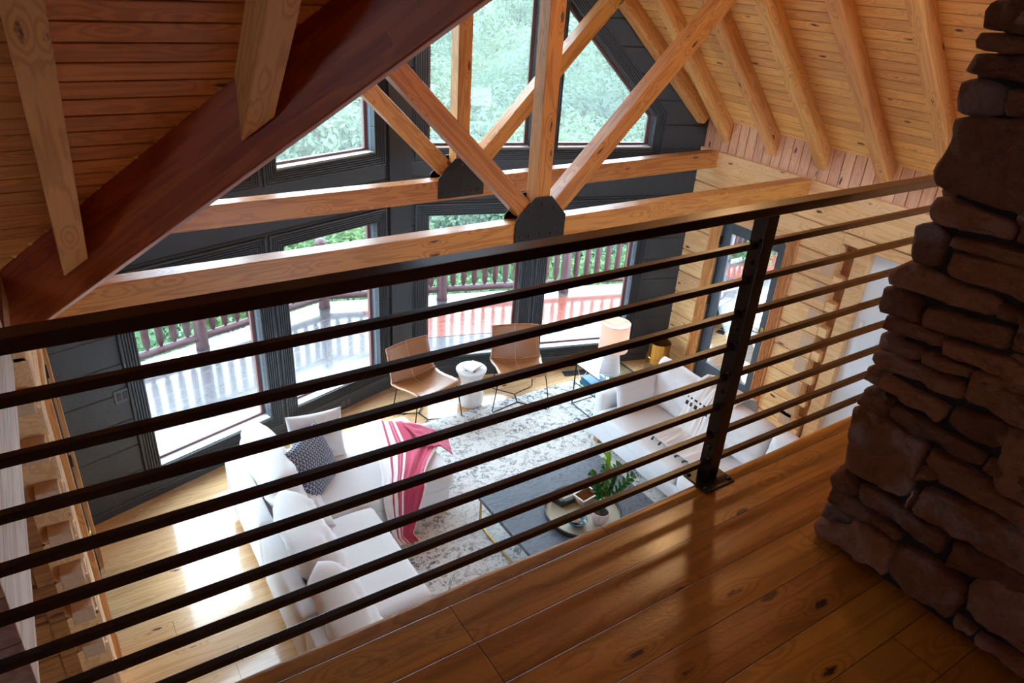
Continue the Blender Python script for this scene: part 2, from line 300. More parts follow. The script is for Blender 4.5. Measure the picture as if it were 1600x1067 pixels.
def stone():
    s = NT('sandstone'); P = s.obj(); vc = s.t.nodes.new('ShaderNodeVertexColor'); vc.layer_name = 'tint'
    tr = s.xyz(vc.outputs[0])
    n = s.noise(P, 7.0, 6.0, 0.65); n2 = s.noise(P, 34.0, 6.0, 0.7); n3 = s.noise(P, 3.0, 3.0, 0.5)
    a = s.mix(tr[0], (0.24, 0.070, 0.026), (0.15, 0.070, 0.038))
    b = s.mix(n, a, (0.27, 0.115, 0.062)); c = s.mix(s.math('MULTIPLY', s.ramp(n3, 0.55, 0.75), 0.45), b, (0.24, 0.16, 0.14))
    c = s.mix(s.math('MULTIPLY', s.math('MULTIPLY', tr[1], 0.7), s.ramp(n, 0.45, 0.62)), c, (0.36, 0.27, 0.25))
    c = s.mix(s.ramp(n2, 0.25, 0.5, 0.5, 0.0), c, (0.03, 0.015, 0.01)); hs = s.t.nodes.new('ShaderNodeHueSaturation'); s.set(hs, 'Color', c); s.set(hs, 'Value', s.math('ADD', 0.60, s.math('MULTIPLY', tr[2], 0.65))); s.base(hs.outputs[0])
    s.bump(s.math('ADD', s.math('MULTIPLY', n, 0.8), s.math('MULTIPLY', n2, 0.5)), 0.9, 0.03); s.par(rough=0.85, spec=0.3); return s.m
M['stone'] = stone()
M['mortar'] = plain('recessed_mortar', (0.018, 0.011, 0.009), 0.95, bump=0.5, bscale=40)
def leafy(name, c1, c2):
    s = NT(name); P = s.obj(); n = s.ramp(s.noise(P, 0.8, 3.0, 0.6), 0.3, 0.7); r = s.t.nodes.new('ShaderNodeObjectInfo').outputs['Random']
    col = s.mix(n, c1, c2); col = s.mix(s.math('MULTIPLY', r, 0.5), col, (c2[0] * 1.25, c2[1] * 1.1, c2[2] * 0.75)); s.base(col); s.par(rough=0.5)
    tl = s.t.nodes.new('ShaderNodeBsdfTranslucent'); s.t.links.new(col, tl.inputs[0]); mx = s.t.nodes.new('ShaderNodeMixShader'); mx.inputs[0].default_value = 0.55
    s.t.links.new(s.b.outputs[0], mx.inputs[1]); s.t.links.new(tl.outputs[0], mx.inputs[2]); s.t.links.new(mx.outputs[0], s.out.inputs[0]); return s.m
M['leaves'] = leafy('tree_leaves', (0.030, 0.075, 0.060), (0.11, 0.19, 0.12))
M['leaves2'] = leafy('shrub_leaves', (0.025, 0.09, 0.045), (0.10, 0.19, 0.05))
M['hill'] = plain('hillside_undergrowth', (0.045, 0.10, 0.06), 0.95, noise_amt=0.5, nscale=0.9, bump=1.0, bscale=3)

# ------------------------------------------------------------------ mesh helpers
def tag(o, label=None, cat=None, group=None, kind=None):
    if label: o['label'] = label
    if cat: o['category'] = cat
    if group: o['group'] = group
    if kind: o['kind'] = kind
    return o
def thing(name, label, cat, loc=(0, 0, 0), rz=0.0, group=None, kind=None):
    o = bpy.data.objects.new(name, None); COL.objects.link(o); o.location = loc; o.rotation_euler = (0, 0, rz); o.empty_display_size = 0.1
    return tag(o, label, cat, group, kind)
class MB:
    def __init__(s): s.v = []; s.f = []; s.uv = None; s.mi = []
    def add(s, vs, fs):
        b = len(s.v); s.v += [tuple(p) for p in vs]; s.f += [tuple(b + i for i in f) for f in fs]; return s
    def box(s, x0, x1, y0, y1, z0, z1):
        if x0 > x1: x0, x1 = x1, x0
        if y0 > y1: y0, y1 = y1, y0
        if z0 > z1: z0, z1 = z1, z0
        return s.add([(x0, y0, z0), (x1, y0, z0), (x1, y1, z0), (x0, y1, z0), (x0, y0, z1), (x1, y0, z1), (x1, y1, z1), (x0, y1, z1)],
                     [(0, 3, 2, 1), (4, 5, 6, 7), (0, 1, 5, 4), (1, 2, 6, 5), (2, 3, 7, 6), (3, 0, 4, 7)])
    def prism(s, poly, vec):
        n = len(poly); vec = Vector(vec); a = [Vector(p) for p in poly]
        fs = [tuple(range(n))[::-1], tuple(range(n, 2 * n))] + [(i, (i + 1) % n, n + (i + 1) % n, n + i) for i in range(n)]
        return s.add(a + [p + vec for p in a], fs)
    def rings(s, rs, closed=True, cap0=True, cap1=True):
        n = len(rs[0]); vs = [p for r in rs for p in r]; fs = []
        for k in range(len(rs) - 1):
            for i in range(n if closed else n - 1):
                j = (i + 1) % n; fs.append((k * n + i, k * n + j, (k + 1) * n + j, (k + 1) * n + i))
        if cap0: fs.append(tuple(range(n))[::-1])
        if cap1: fs.append(tuple((len(rs) - 1) * n + i for i in range(n)))
        return s.add(vs, fs)
    def lathe(s, prof, c=(0, 0, 0), n=32, cap0=True, cap1=True):
        rs = [[(c[0] + r * math.cos(2 * math.pi * i / n), c[1] + r * math.sin(2 * math.pi * i / n), c[2] + z) for i in range(n)] for r, z in prof]
        return s.rings(rs, True, cap0, cap1)
    def tube(s, pts, r, n=8, closed=False):
        pts = [Vector(p) for p in pts]; rs = []
        m = len(pts); up = Vector((0, 0, 1))
        for i, p in enumerate(pts):
            a = pts[(i - 1) % m] if (closed or i > 0) else p; b = pts[(i + 1) % m] if (closed or i < m - 1) else p
            t = (b - a).normalized(); e = up if abs(t.dot(up)) < 0.95 else Vector((1, 0, 0))
            x = t.cross(e).normalized(); y = t.cross(x).normalized(); rr = r[i] if isinstance(r, (list, tuple)) else r
            rs.append([p + x * rr * math.cos(2 * math.pi * k / n) + y * rr * math.sin(2 * math.pi * k / n) for k in range(n)])
        if closed: rs.append(rs[0])
        return s.rings(rs, True, not closed, not closed)
    def grid(s, fn, nu, nv, uv=True):
        b = len(s.v); vs = []; s.uvd = getattr(s, 'uvd', {})
        for j in range(nv + 1):
            for i in range(nu + 1):
                vs.append(fn(i / nu, j / nv)); s.uvd[b + len(vs) - 1] = (i / nu, j / nv)
        fs = [(j * (nu + 1) + i, j * (nu + 1) + i + 1, (j + 1) * (nu + 1) + i + 1, (j + 1) * (nu + 1) + i) for j in range(nv) for i in range(nu)]
        return s.add(vs, fs)
    def build(s, name, mat, parent=None, smooth=False, bevel=0.0, sub=0, kind=None, solid=0.0, local=False, angle=None):
        me = bpy.data.meshes.new(name)
        off = Vector((0, 0, 0))
        if parent is not None and not local:
            q = parent
            while q is not None: off = off + Vector(q.location); q = q.parent
        me.from_pydata([tuple(Vector(p) - off) for p in s.v], [], s.f); me.validate()
        bm = bmesh.new(); bm.from_mesh(me); bmesh.ops.recalc_face_normals(bm, faces=bm.faces); bm.to_mesh(me); bm.free()
        if getattr(s, 'uvd', None):
            ul = me.uv_layers.new(name='UVMap')
            for lp in me.loops:
                ul.data[lp.index].uv = s.uvd.get(lp.vertex_index, (0, 0))
        me.materials.append(M[mat] if isinstance(mat, str) else mat)
        o = bpy.data.objects.new(name, me); COL.objects.link(o)
        if parent is not None: o.parent = parent
        if smooth: 
            for p in me.polygons: p.use_smooth = True
        if solid: md = o.modifiers.new('s', 'SOLIDIFY'); md.thickness = solid; md.offset = 0
        if bevel: md = o.modifiers.new('b', 'BEVEL'); md.width = bevel; md.segments = 2; md.limit_method = 'ANGLE'; md.angle_limit = 0.7
        if sub: md = o.modifiers.new('u', 'SUBSURF'); md.levels = sub; md.render_levels = sub
        if kind: o['kind'] = kind
        return o
def struct(name, mb, mat, **kw):
    return mb.build(name, mat, kind='structure', **kw)
def oriented(name, mb, mat, origin, ax, ay, az, parent=None, **kw):
    """mesh in a local frame (ax, ay, az) at origin; object keeps that frame so that grain follows it"""
    o = mb.build(name, mat, None, **kw); m = Matrix.Identity(4)
    for i in range(3): m[i][0] = ax[i]; m[i][1] = ay[i]; m[i][2] = az[i]; m[i][3] = origin[i]
    if parent is not None:
        o.parent = parent; o.matrix_local = Matrix.Translation(-Vector(parent.location)) @ m
    else: o.matrix_world = m
    return o
def beam(name, p0, p1, w, h, mat, parent=None, bevel=0.006, up=(0, 0, 1), **kw):
    p0 = Vector(p0); p1 = Vector(p1); ax = (p1 - p0).normalized(); ay = Vector(up).cross(ax).normalized(); az = ax.cross(ay)
    mb = MB().box(0, (p1 - p0).length, -w / 2, w / 2, -h / 2, h / 2)
    return oriented(name, mb, mat, p0, ax, ay, az, parent, bevel=bevel, **kw)

# ------------------------------------------------------------------ the shell
struct('floor', MB().box(-1.6, W + 0.3, -3.6, 6.9, -0.05, 0.0), 'floor')
# front wall: two faces meeting in a shallow prow
NRM = 1 / math.sqrt(1 + K * K)
def PW(side, xl, d, z):
    x = L + xl - K * d * NRM; y = YC + K * xl + d * NRM
    if side < 0: return (x, y, z)
    return (W + L - x, y, z)
A0, A1, B0, B1, B2 = 0.611, 1.671, 1.966, 3.006, CX - L
SILL, HEAD, USILL, FT = 0.298, 2.028, 2.729, 3.065
TS = 1.03
roofz = lambda xl: KNEE + T * xl + 0.05
def wprism(mb, side, poly, d0=0.0, d1=0.14):
    a = [Vector(PW(side, x, d0, z)) for x, z in poly]; b = [Vector(PW(side, x, d1, z)) for x, z in poly]
    mb.rings([a, b])
def rect(x0, x1, z0, z1): return [(x0, z0), (x1, z0), (x1, z1), (x0, z1)]
ft = lambda x: FT + TS * (x - A0)
for side in (-1, 1):
    mb = MB()
    for pl in (rect(-0.1, B2, 0, SILL), rect(-0.1, A0, SILL, HEAD), rect(A1, B0, SILL, HEAD), rect(B1, B2, SILL, HEAD), rect(-0.1, B2, HEAD, USILL),
               [(-0.1, USILL), (A0, USILL), (A0, roofz(A0)), (-0.1, roofz(-0.1))], [(A1, USILL), (B0, USILL), (B0, roofz(B0)), (A1, roofz(A1))],
               [(B1, USILL), (B2, USILL), (B2, roofz(B2)), (B1, roofz(B1))], [(A0, ft(A0)), (A1, ft(A1)), (A1, roofz(A1)), (A0, roofz(A0))],
               [(B0, ft(B0)), (B1, ft(B1)), (B1, roofz(B1)), (B0, roofz(B0))]):
        wprism(mb, side, pl)
    struct('wall_front', mb, 'dark')
mb = MB(); pc = PW(-1, B2 - 0.13, -0.03, 0); pd = PW(1, B2 - 0.13, -0.03, 0)
mb.prism([(CX - 0.12, YC + K * (B2 - .12) - 0.035, 0), (CX + 0.12, YC + K * (B2 - .12) - 0.035, 0), (CX + 0.12, YC + K * B2 + 0.1, 0), (CX - 0.12, YC + K * B2 + 0.1, 0)], (0, 0, RIDGE - 0.05))
struct('trim_1', mb, 'trimdark', bevel=0.004)
def offset(poly, t):
    n = len(poly); out = []
    cx = sum(p[0] for p in poly) / n; cy = sum(p[1] for p in poly) / n
    for i in range(n):
        p0, p1, p2 = (Vector(poly[i - 1]), Vector(poly[i]), Vector(poly[(i + 1) % n]))
        d1 = (p1 - p0).normalized(); d2 = (p2 - p1).normalized(); n1 = Vector((d1.y, -d1.x)); n2 = Vector((d2.y, -d2.x))
        if n1.dot(p1 - Vector((cx, cy))) < 0: n1 = -n1
        if n2.dot(p1 - Vector((cx, cy))) < 0: n2 = -n2
        b = (n1 + n2); b = b / (1 + n1.dot(n2)); out.append((p1.x + b.x * t, p1.y + b.y * t))
    return out
FLUTE = [(0.0, 0.0), (0.0, 0.022)]
for i in range(5):
    a = 0.012 + i * 0.0215; FLUTE += [(a, 0.024), (a + 0.004, 0.013), (a + 0.012, 0.013), (a + 0.016, 0.024)]
FLUTE += [(0.125, 0.024), (0.13, 0.018), (0.13, 0.0)]
wn = [0]
def window(side, poly):
    wn[0] += 1; c = Vector(PW(side, sum(p[0] for p in poly) / len(poly), 0, poly[0][1]))
    o = thing('window_%d' % wn[0], None, None, c, kind='structure')
    mb = MB(); mb.rings([[PW(side, x, -h, z) for x, z in offset(poly, u)] for u, h in FLUTE], True, False, False); mb.build('casing', 'trimdark', o)
    mb = MB(); mb.rings([[PW(side, x, d, z) for x, z in offset(poly, t)] for t, d in ((0.001, -0.006), (-0.001, 0.09))], True, False, False); mb.build('reveal', 'reveal', o)
    mb = MB(); mb.rings([[PW(side, x, d, z) for x, z in offset(poly, t)] for t, d in ((0.0, 0.09), (-0.035, 0.09), (-0.035, 0.125), (0.0, 0.14))], True, False, False); mb.build('sash', 'sash', o)
    x0, x1 = poly[0][0], poly[1][0]; z0 = poly[0][1]
    mb = MB(); mb.rings([[PW(side, x, d, z) for x, z in rect(x0 + .002, x1 - .002, z0, z0 + 0.012)] for d in (-0.004, 0.1)]); mb.build('sill', 'sill_white', o)
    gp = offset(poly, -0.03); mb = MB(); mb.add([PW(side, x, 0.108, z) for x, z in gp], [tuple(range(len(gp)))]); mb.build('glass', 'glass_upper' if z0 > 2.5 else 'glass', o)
for side in (-1, 1):
    window(side, rect(A0, A1, SILL, HEAD)); window(side, rect(B0, B1, SILL, HEAD))
    window(side, [(A0, USILL), (A1, USILL), (A1, ft(A1)), (A0, ft(A0))]); window(side, [(B0, USILL), (B1, USILL), (B1, ft(B1)), (B0, ft(B0))])

# log walls left and right
DY0, DY1, DH = 4.297, 5.169, 2.045
ZL = [0.0] + [0.115 + 0.28 * k for k in range(10)]
def logbox(mb, x0, x1, y0, y1, z0, z1, c=0.014, axis=1):
    """a squared log along Y (or X) with chamfered long edges"""
    lo, hi = (x0, x1) if axis == 1 else (y0, y1)
    pr = [(lo, z0 + c), (lo + c, z0 + 0.001), (hi - c, z0 + 0.001), (hi, z0 + c), (hi, z1 - c), (hi - c, z1 - 0.001), (lo + c, z1 - 0.001), (lo, z1 - c)]
    if axis == 1: mb.rings([[(a, y, b) for a, b in pr] for y in (y0, y1)])
    else: mb.rings([[(x, a, b) for a, b in pr] for x in (x0, x1)])
for sx in (1, -1):
    X0 = W if sx > 0 else L
    fx = lambda d: X0 + sx * d
    mb = MB()
    for k in range(10):
        z0, z1 = ZL[k], ZL[k + 1]
        if z0 >= 2.6: z1 = 2.738
        if z0 > 2.3: segs = [(1.2 if sx > 0 else 3.72, YC + 0.12)]
        elif z0 > 2.0: segs = [(3.72, YC + 0.12)]
        elif z1 <= 2.08: segs = [(3.72, DY0), (DY1, YC + 0.12)]
        for y0, y1 in segs: logbox(mb, min(fx(0), fx(0.16)), max(fx(0), fx(0.16)), y0, y1, z0, z1)
    mb.build('wall_right' if sx > 0 else 'wall_left', 'log', kind='structure')
    # end grain blocks, tongues and slots of the interlocking corner
    eg = MB(); to = MB()
    for k in range(0, 9 if sx > 0 else 10):
        z0 = ZL[k]
        if sx > 0 and z0 > 2.05: continue
        eg.box(fx(-0.006), fx(0.02), 3.73, 3.87, z0 + 0.10, z0 + 0.265)
        to.box(fx(0.012), fx(0.12), 3.625, 3.73, z0 + 0.015, z0 + 0.115)
    eg.build('trim_2' if sx > 0 else 'trim_3', 'endgrain', kind='structure', bevel=0.004)
    to.build('trim_4' if sx > 0 else 'trim_5', 'plate' if sx > 0 else 'endgrain', kind='structure', bevel=0.004)
    # knee wall of upright boards and the ledge in front of it
    mb = MB(); y = 1.2 if sx > 0 else 3.72; yy = y
    while yy < YC + 0.1:
        a, b = yy, min(yy + 0.115, YC + 0.12); c = 0.006
        pr = [(fx(0.03 + c), a + .001), (fx(0.03), a + c), (fx(0.03), b - c), (fx(0.03 + c), b - .001), (fx(0.06), b - .001), (fx(0.06), a + .001)]
        mb.rings([[(p, q, z) for p, q in pr] for z in (2.738, KNEE + 0.12)]); yy += 0.115
    mb.build('wall_right' if sx > 0 else 'wall_left', 'knee', kind='structure')
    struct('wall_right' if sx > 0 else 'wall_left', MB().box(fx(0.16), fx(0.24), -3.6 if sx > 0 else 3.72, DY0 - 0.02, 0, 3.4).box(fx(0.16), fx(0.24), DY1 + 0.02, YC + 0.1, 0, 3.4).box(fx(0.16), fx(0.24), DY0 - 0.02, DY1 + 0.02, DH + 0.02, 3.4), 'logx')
    struct('trim_6' if sx > 0 else 'trim_7', MB().box(fx(-0.004), fx(0.16), 1.2 if sx > 0 else 3.72, YC + 0.08, 2.61, 2.74), 'plate', bevel=0.006)
# right: casing board, drywall beyond the log corner
struct('trim_8', MB().box(W + 0.05, W + 0.13, 3.44, 3.59, 0, 2.25), 'plate', bevel=0.004)
struct('wall_right', MB().box(W + 0.12, W + 0.16, 3.59, 3.72, 0, 2.25), 'logx')  # dark strip that colours in the shadow among the log ends
struct('wall_right', MB().box(W + 0.13, W + 0.16, -3.6, 3.44, 0, 2.25), 'drywall')
struct('trim_9', MB().box(W, W + 0.14, -3.6, 3.72, 2.25, 2.355), 'log', bevel=0.006)
# left: cross wall behind the log ends, recess, pale upper boards
mb = MB()
for k in range(11):
    z0 = ZL[k] if k < 11 else 0; z1 = z0 + (0.115 if k == 0 else 0.28)
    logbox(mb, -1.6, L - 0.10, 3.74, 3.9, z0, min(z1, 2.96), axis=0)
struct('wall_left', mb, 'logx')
struct('wall_left', MB().box(L - 0.20, L, EDGE + 0.09, 3.02, 2.955, 3.33), 'pale', bevel=0.004)
struct('wall_left', MB().box(-1.7, -1.6, -3.6, 3.9, 0, 2.85), 'logx')
BX0, BX1, BZ0, BZ1 = 1.9, 3.9, 0.45, 2.15   # unseen window under the loft behind the camera, added as fill light
struct('wall_back', MB().box(-4.2, BX0, -3.7, -3.6, -0.05, 4.0).box(BX1, W + 0.3, -3.7, -3.6, -0.05, 4.0).box(BX0, BX1, -3.7, -3.6, -0.05, BZ0).box(BX0, BX1, -3.7, -3.6, BZ1, 4.0), 'logx')
bwo = thing('window_10', None, None, (BX0, -3.6, BZ0), kind='structure')
MB().box(BX0 - .1, BX0, -3.66, -3.57, BZ0 - .1, BZ1 + .1).box(BX1, BX1 + .1, -3.66, -3.57, BZ0 - .1, BZ1 + .1).box(BX0, BX1, -3.66, -3.57, BZ0 - .1, BZ0).box(BX0, BX1, -3.66, -3.57, BZ1, BZ1 + .1).box(2.86, 2.94, -3.66, -3.6, BZ0, BZ1).build('casing', 'trimdark', bwo)
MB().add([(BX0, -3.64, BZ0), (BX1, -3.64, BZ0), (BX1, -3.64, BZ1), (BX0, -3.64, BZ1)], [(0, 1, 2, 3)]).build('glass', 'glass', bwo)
GW = (-0.15, 0.80, 3.90, 4.80)   # gable window of the loft, out of the frame to the left
struct('wall_left', MB().box(-4.3, -4.2, -3.7, GW[0], 2.5, 7.0).box(-4.3, -4.2, GW[1], 3.9, 2.5, 7.0).box(-4.3, -4.2, GW[0], GW[1], 2.5, GW[2]).box(-4.3, -4.2, GW[0], GW[1], GW[3], 7.0), 'ceil_dark')
gwo = thing('window_9', None, None, (-4.2, GW[0], GW[2]), kind='structure')
MB().box(-4.26, -4.17, GW[0] - .09, GW[0], GW[2] - .09, GW[3] + .09).box(-4.26, -4.17, GW[1], GW[1] + .09, GW[2] - .09, GW[3] + .09).box(-4.26, -4.17, GW[0], GW[1], GW[2] - .09, GW[2]).box(-4.26, -4.17, GW[0], GW[1], GW[3], GW[3] + .09).box(-4.26, -4.22, (GW[0] + GW[1]) / 2 - .03, (GW[0] + GW[1]) / 2 + .03, GW[2], GW[3]).build('casing', 'trimdark', gwo)
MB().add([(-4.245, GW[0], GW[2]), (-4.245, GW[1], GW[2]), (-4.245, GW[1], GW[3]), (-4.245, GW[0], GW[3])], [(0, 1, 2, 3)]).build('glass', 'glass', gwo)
struct('wall_left', MB().box(-4.2, L - 0.2, 3.74, 3.9, 2.85, KNEE + 0.1).box(L - 0.2, L, 3.02, 3.74, 2.955, 3.08), 'logx')
struct('ceiling', MB().box(-4.2, L - 0.2, -3.6, 3.74, 2.75, 2.85), 'logx')
struct('wall_right', MB().box(W + 0.03, W + 0.06, -3.6, 1.2, 2.7, 3.3), 'knee')

# roof planes of tongue and groove boards
def boards(rows, w, y_off=0.0):
    """rows: (row index, x0, x1) in the local frame; underside at z=0 with chamfers, thickness upwards"""
    mb = MB(); c = 0.005
    for r, x0, x1 in rows:
        a, b = r * w, (r + 1) * w
        pr = [(a + 0.0008, c), (a + c, 0), (b - c, 0), (b - 0.0008, c), (b - 0.0008, 0.02), (a + 0.0008, 0.02)]
        mb.rings([[(x, p, q) for p, q in pr] for x in (x0, x1)])
    return mb
BW = 0.1
SL = (CX - L) / CS
nr = int(SL / BW) + 1
oriented('ceiling', boards([(r, -3.6, YC + K * max(0, (r + 0.5) * BW * CS) + 0.2) for r in range(-4, nr)], BW), 'ceil', (W, 0, KNEE), (0, 1, 0), (-CS, 0, SN), (SN, 0, CS), kind='structure')
oriented('ceiling', MB().prism([(-3.7, -0.5, 0.022), (YC + 0.16, -0.5, 0.022), (YC + 0.2, 0, 0.022), (YC + K * (CX - L) + 0.2, SL + 0.05, 0.022), (-3.7, SL + 0.05, 0.022)], (0, 0, 0.18)), 'logx', (W, 0, KNEE), (0, 1, 0), (-CS, 0, SN), (SN, 0, CS), kind='structure')
rows = []
for r in range(-4, nr):
    x = L + (r + 0.5) * BW * CS; rows.append((r, -(YC + K * max(0, x - L) + 0.2), -(VAL - x) - 0.02))
oriented('ceiling', boards(rows, BW), 'ceil', (L, 0, KNEE), (0, -1, 0), (CS, 0, SN), (-SN, 0, CS), kind='structure')
o = MB(); y0 = VAL - L; ya = -(YC + 0.14); yb = -(YC + K * (CX - L) + 0.2); o.add([(ya, -0.5, .022), (-y0 - 0.5 * CS, -0.5, .022), (-(VAL - CX), SL, .022), (yb, SL, .022), (ya, -0.5, .2), (-y0 - 0.5 * CS, -0.5, .2), (-(VAL - CX), SL, .2), (yb, SL, .2)], [(0, 1, 2, 3), (4, 5, 6, 7), (0, 1, 5, 4), (1, 2, 6, 5), (2, 3, 7, 6), (3, 0, 4, 7)])
oriented('ceiling', o, 'logx', (L, 0, KNEE), (0, -1, 0), (CS, 0, SN), (-SN, 0, CS), kind='structure')
# cross gable over the loft: front slope (boards along X), back slope
BW2 = 0.0905; y0 = VAL - L; nr2 = int((CX - L) / CS / BW2) + 1; rows = []
for r in range(-3, nr2):
    y = y0 - (r + 0.5) * BW2 * CS; rows.append((r, -4.3, VAL - y + 0.07))
oriented('ceiling', boards(rows, BW2), 'ceil_dark', (0, y0, KNEE), (1, 0, 0), (0, -CS, SN), (0, SN, CS), kind='structure')
o = MB(); q = [(-4.4, -0.4), (L - 0.4 * CS, -0.4), (CX, SL), (-4.4, SL)]
o.rings([[(a, b, z) for a, b in q] for z in (.022, .2)])
oriented('ceiling', o, 'logx', (0, y0, KNEE), (1, 0, 0), (0, -CS, SN), (0, SN, CS), kind='structure')
o = MB().box(-4.4, CX + 0.1, -0.5, SL + 0.05, 0, 0.2)
oriented('ceiling', o, 'ceil_dark', (0, VAL - CX - (CX - L), KNEE), (1, 0, 0), (0, CS, SN), (0, -SN, CS), kind='structure')

# rafters, right slope
RD = 0.155
ry = [5.438, 4.811, 4.217, 3.549, 2.93, 2.31, 1.69, 1.07]
rl = ['roof rafter of the right slope standing nearest the charcoal window wall', 'second full roof rafter of the right slope, counted from the window wall', 'third full rafter of the right slope, ending just left of the near truss end',
      'fourth full rafter of the right slope, with a large dark knot half way', 'fifth full rafter of the right slope, with an oval knot, nearest the stone chimney', 'rafter of the right slope partly behind the chimney top', 'rafter of the right slope behind the stone chimney', 'rafter of the right slope hidden deepest behind the stone chimney']
def rafter_r(y, u0, u1, label, w=0.105):
    # local x up the slope from (W, y, KNEE); plumb cut at the wall, level tip
    t = 0.0; mb = MB(); c = -RD * T  # plumb cut at the wall
    pr = [(u0, 0.0), (u1, 0.0), (u1, -RD), (u0 + (c if u0 < 0.01 else 0), -RD)]
    mb.rings([[(a, yy, b) for a, b in pr] for yy in (-w / 2, w / 2)])
    o = oriented('roof_rafter', mb, 'rafter', (W + 0.03, y, KNEE + 0.03 * -T), (-CS, 0, SN), (0, -1, 0), (SN, 0, CS), bevel=0.005)
    return tag(o, label, 'rafter', 'rafters of the right roof slope')
for y, lb in zip(ry[:6], rl): rafter_r(y - 0.05, 0.0, SL - 0.1, lb)
for k, (y, lb) in enumerate(((6.02, 'short upper rafter between the window wall and the first full rafter'),)):
    xl = (y - YC) / K; rafter_r(y, (xl + 0.02) / CS, SL - 0.1, lb)
# rafter lying along the gable wall
ax = Vector((-1, K, T)).normalized(); nn = Vector((SN, 0, CS)); ay = nn.cross(ax).normalized(); az = ax.cross(ay)
o = oriented('roof_rafter', MB().box(0.02, 4.4, -0.06, 0.06, -RD, 0), 'rafter', (W + 0.0, YC - 0.05, KNEE), ax, ay, az, bevel=0.004)
tag(o, 'sloping rafter running against the charcoal window wall up the right slope', 'rafter', 'rafters of the right roof slope')
# two rafters of the loft slope ending on the dark valley beam
for xc, lb in ((0.055, 'pale rafter with one round knot on the loft slope at far left'), (0.70, 'short weathered loft rafter butting into the dark valley beam')):
    yv = VAL - xc; u0 = (y0 - yv) / CS + 0.03; w = 0.10; d = 0.165
    mb = MB(); h = w / 2 / CS
    a = [(-w / 2, u0 + h, 0), (-w / 2, u0 + h, -d), (-w / 2, 4.6, -d), (-w / 2, 4.6, 0)]; b = [(w / 2, u0 - h + 2 * h, 0), (w / 2, u0 + h, -d), (w / 2, 4.6, -d), (w / 2, 4.6, 0)]
    # compound cut: side nearer the valley starts higher
    a = [(u0 - h, -w / 2, 0), (4.6, -w / 2, 0), (4.6, -w / 2, -d), (u0 - h - d * T, -w / 2, -d)]
    b = [(u0 + h, w / 2, 0), (4.6, w / 2, 0), (4.6, w / 2, -d), (u0 + h - d * T, w / 2, -d)]
    mb.rings([a, b])
    o = oriented('roof_rafter', mb, 'rafter', (xc, y0, KNEE), (0, -CS, SN), (1, 0, 0), (0, SN, CS), bevel=0.004)
    tag(o, lb, 'rafter', 'rafters of the loft slope')
# valley beam: vertical depth from the valley line down
vd = Vector((-1, 1, -T)).normalized(); vs = Vector((1, 1, 0)).normalized(); vu = vs.cross(vd)
if vu.z < 0: vs = -vs; vu = vs.cross(vd)
p0 = Vector((CX, VAL - CX, RIDGE)); ln = (CX - L + 0.25) * math.sqrt(2 + T * T)
VDEP = 0.347 * math.sqrt(2) / math.sqrt(2 + T * T)
sgn = 1 if vs.dot(Vector((1, 1, 0))) > 0 else -1
o = oriented('valley_beam', MB().box(0, ln, 0.0 if sgn > 0 else -0.12, 0.12 if sgn > 0 else 0.0, -VDEP, 0.05), 'valley', p0, vd, vs, vu, bevel=0.008)
tag(o, 'dark reddish brown glued valley beam crossing the upper left above the railing', 'beam')

# trusses
ZT, ZB = 2.738, 2.56
def truss(y, label, near):
    t = thing('roof_truss', label, 'truss', (TX, y + 0.07, ZB), group='roof trusses in front of the windows')
    yc = y + 0.07
    beam('bottom_chord', (L + 0.0, yc, (ZT + ZB) / 2), (W + 0.005, yc, (ZT + ZB) / 2), 0.13, ZT - ZB, 'beam', t, up=(0, 0, 1))
    beam('king_post', (TX + 0.015, yc, ZT + 0.02), (TX + 0.015, yc, RIDGE - 0.1), 0.128, 0.13, 'beam', t, up=(0, -1, 0))
    s1 = 1.03
    for sg in (-1, 1):
        p = Vector((TX + 0.02 + sg * 0.13, yc, 2.81)); 
        xr = 1.72; q = Vector((TX + sg * (0.13 + xr), yc, 2.81 + xr * 0.99))
        lim = KNEE + T * ((W - q.x) if sg > 0 else (q.x - L)) - 0.2
        beam('web_brace', p, q, 0.128, 0.135, 'beam', t)
    for dd in (-0.008, 0.148):
        pl = [(2.875, 2.585), (3.33, 2.585), (3.33, 2.765), (3.185, 2.922), (3.03, 2.922), (2.875, 2.765)]
        mb = MB().prism([(a, y + dd - 0.005, b) for a, b in pl], (0, 0.01, 0)); g = mb.build('gusset_plate', 'steel', t, bevel=0.0015)
        if dd < 0:
            for bx, bz in ((2.92, 2.63), (3.0, 2.63), (3.1, 2.64), (3.2, 2.63), (3.28, 2.63), (2.99, 2.83), (3.1, 2.87), (3.21, 2.83), (3.1, 2.75)):
                mb = MB(); mb.rings([[(bx + rr * math.cos(k * math.pi / 3), y - 0.013 - hh, bz + rr * math.sin(k * math.pi / 3)) for k in range(6)] for rr, hh in ((0.012, 0.0), (0.012, 0.006), (0.006, 0.010))]); mb.build('bolt', 'bolt', g)
    return t
truss(4.212, 'pine roof truss nearer the loft railing with black gusset plate', True)
truss(5.428, 'pine roof truss farther from the loft, close in front of the windows', False)
# ------------------------------------------------------------------ loft floor and edge
mb = MB(); r = 0.018
pr = [(-3.6, LOFT - 0.03), (-3.6, LOFT)] + [(EDGE - r + r * math.sin(a), LOFT - r + r * math.cos(a)) for a in (0, .4, .8, 1.2, 1.57)] + [(EDGE, LOFT - 0.03)]
N = 40; rs = []
for i in range(N + 1):
    x = -4.2 + (W + 0.03 + 4.2) * i / N; wv = 0.004 * math.sin(x * 3.1) + 0.003 * math.sin(x * 7.7 + 1)
    rs.append([(x, p + (wv if p > 0 else 0), q) for p, q in pr])
mb.rings(rs)
for v in range(len(mb.v)): x, y, z = mb.v[v]; mb.v[v] = (x, y, z)
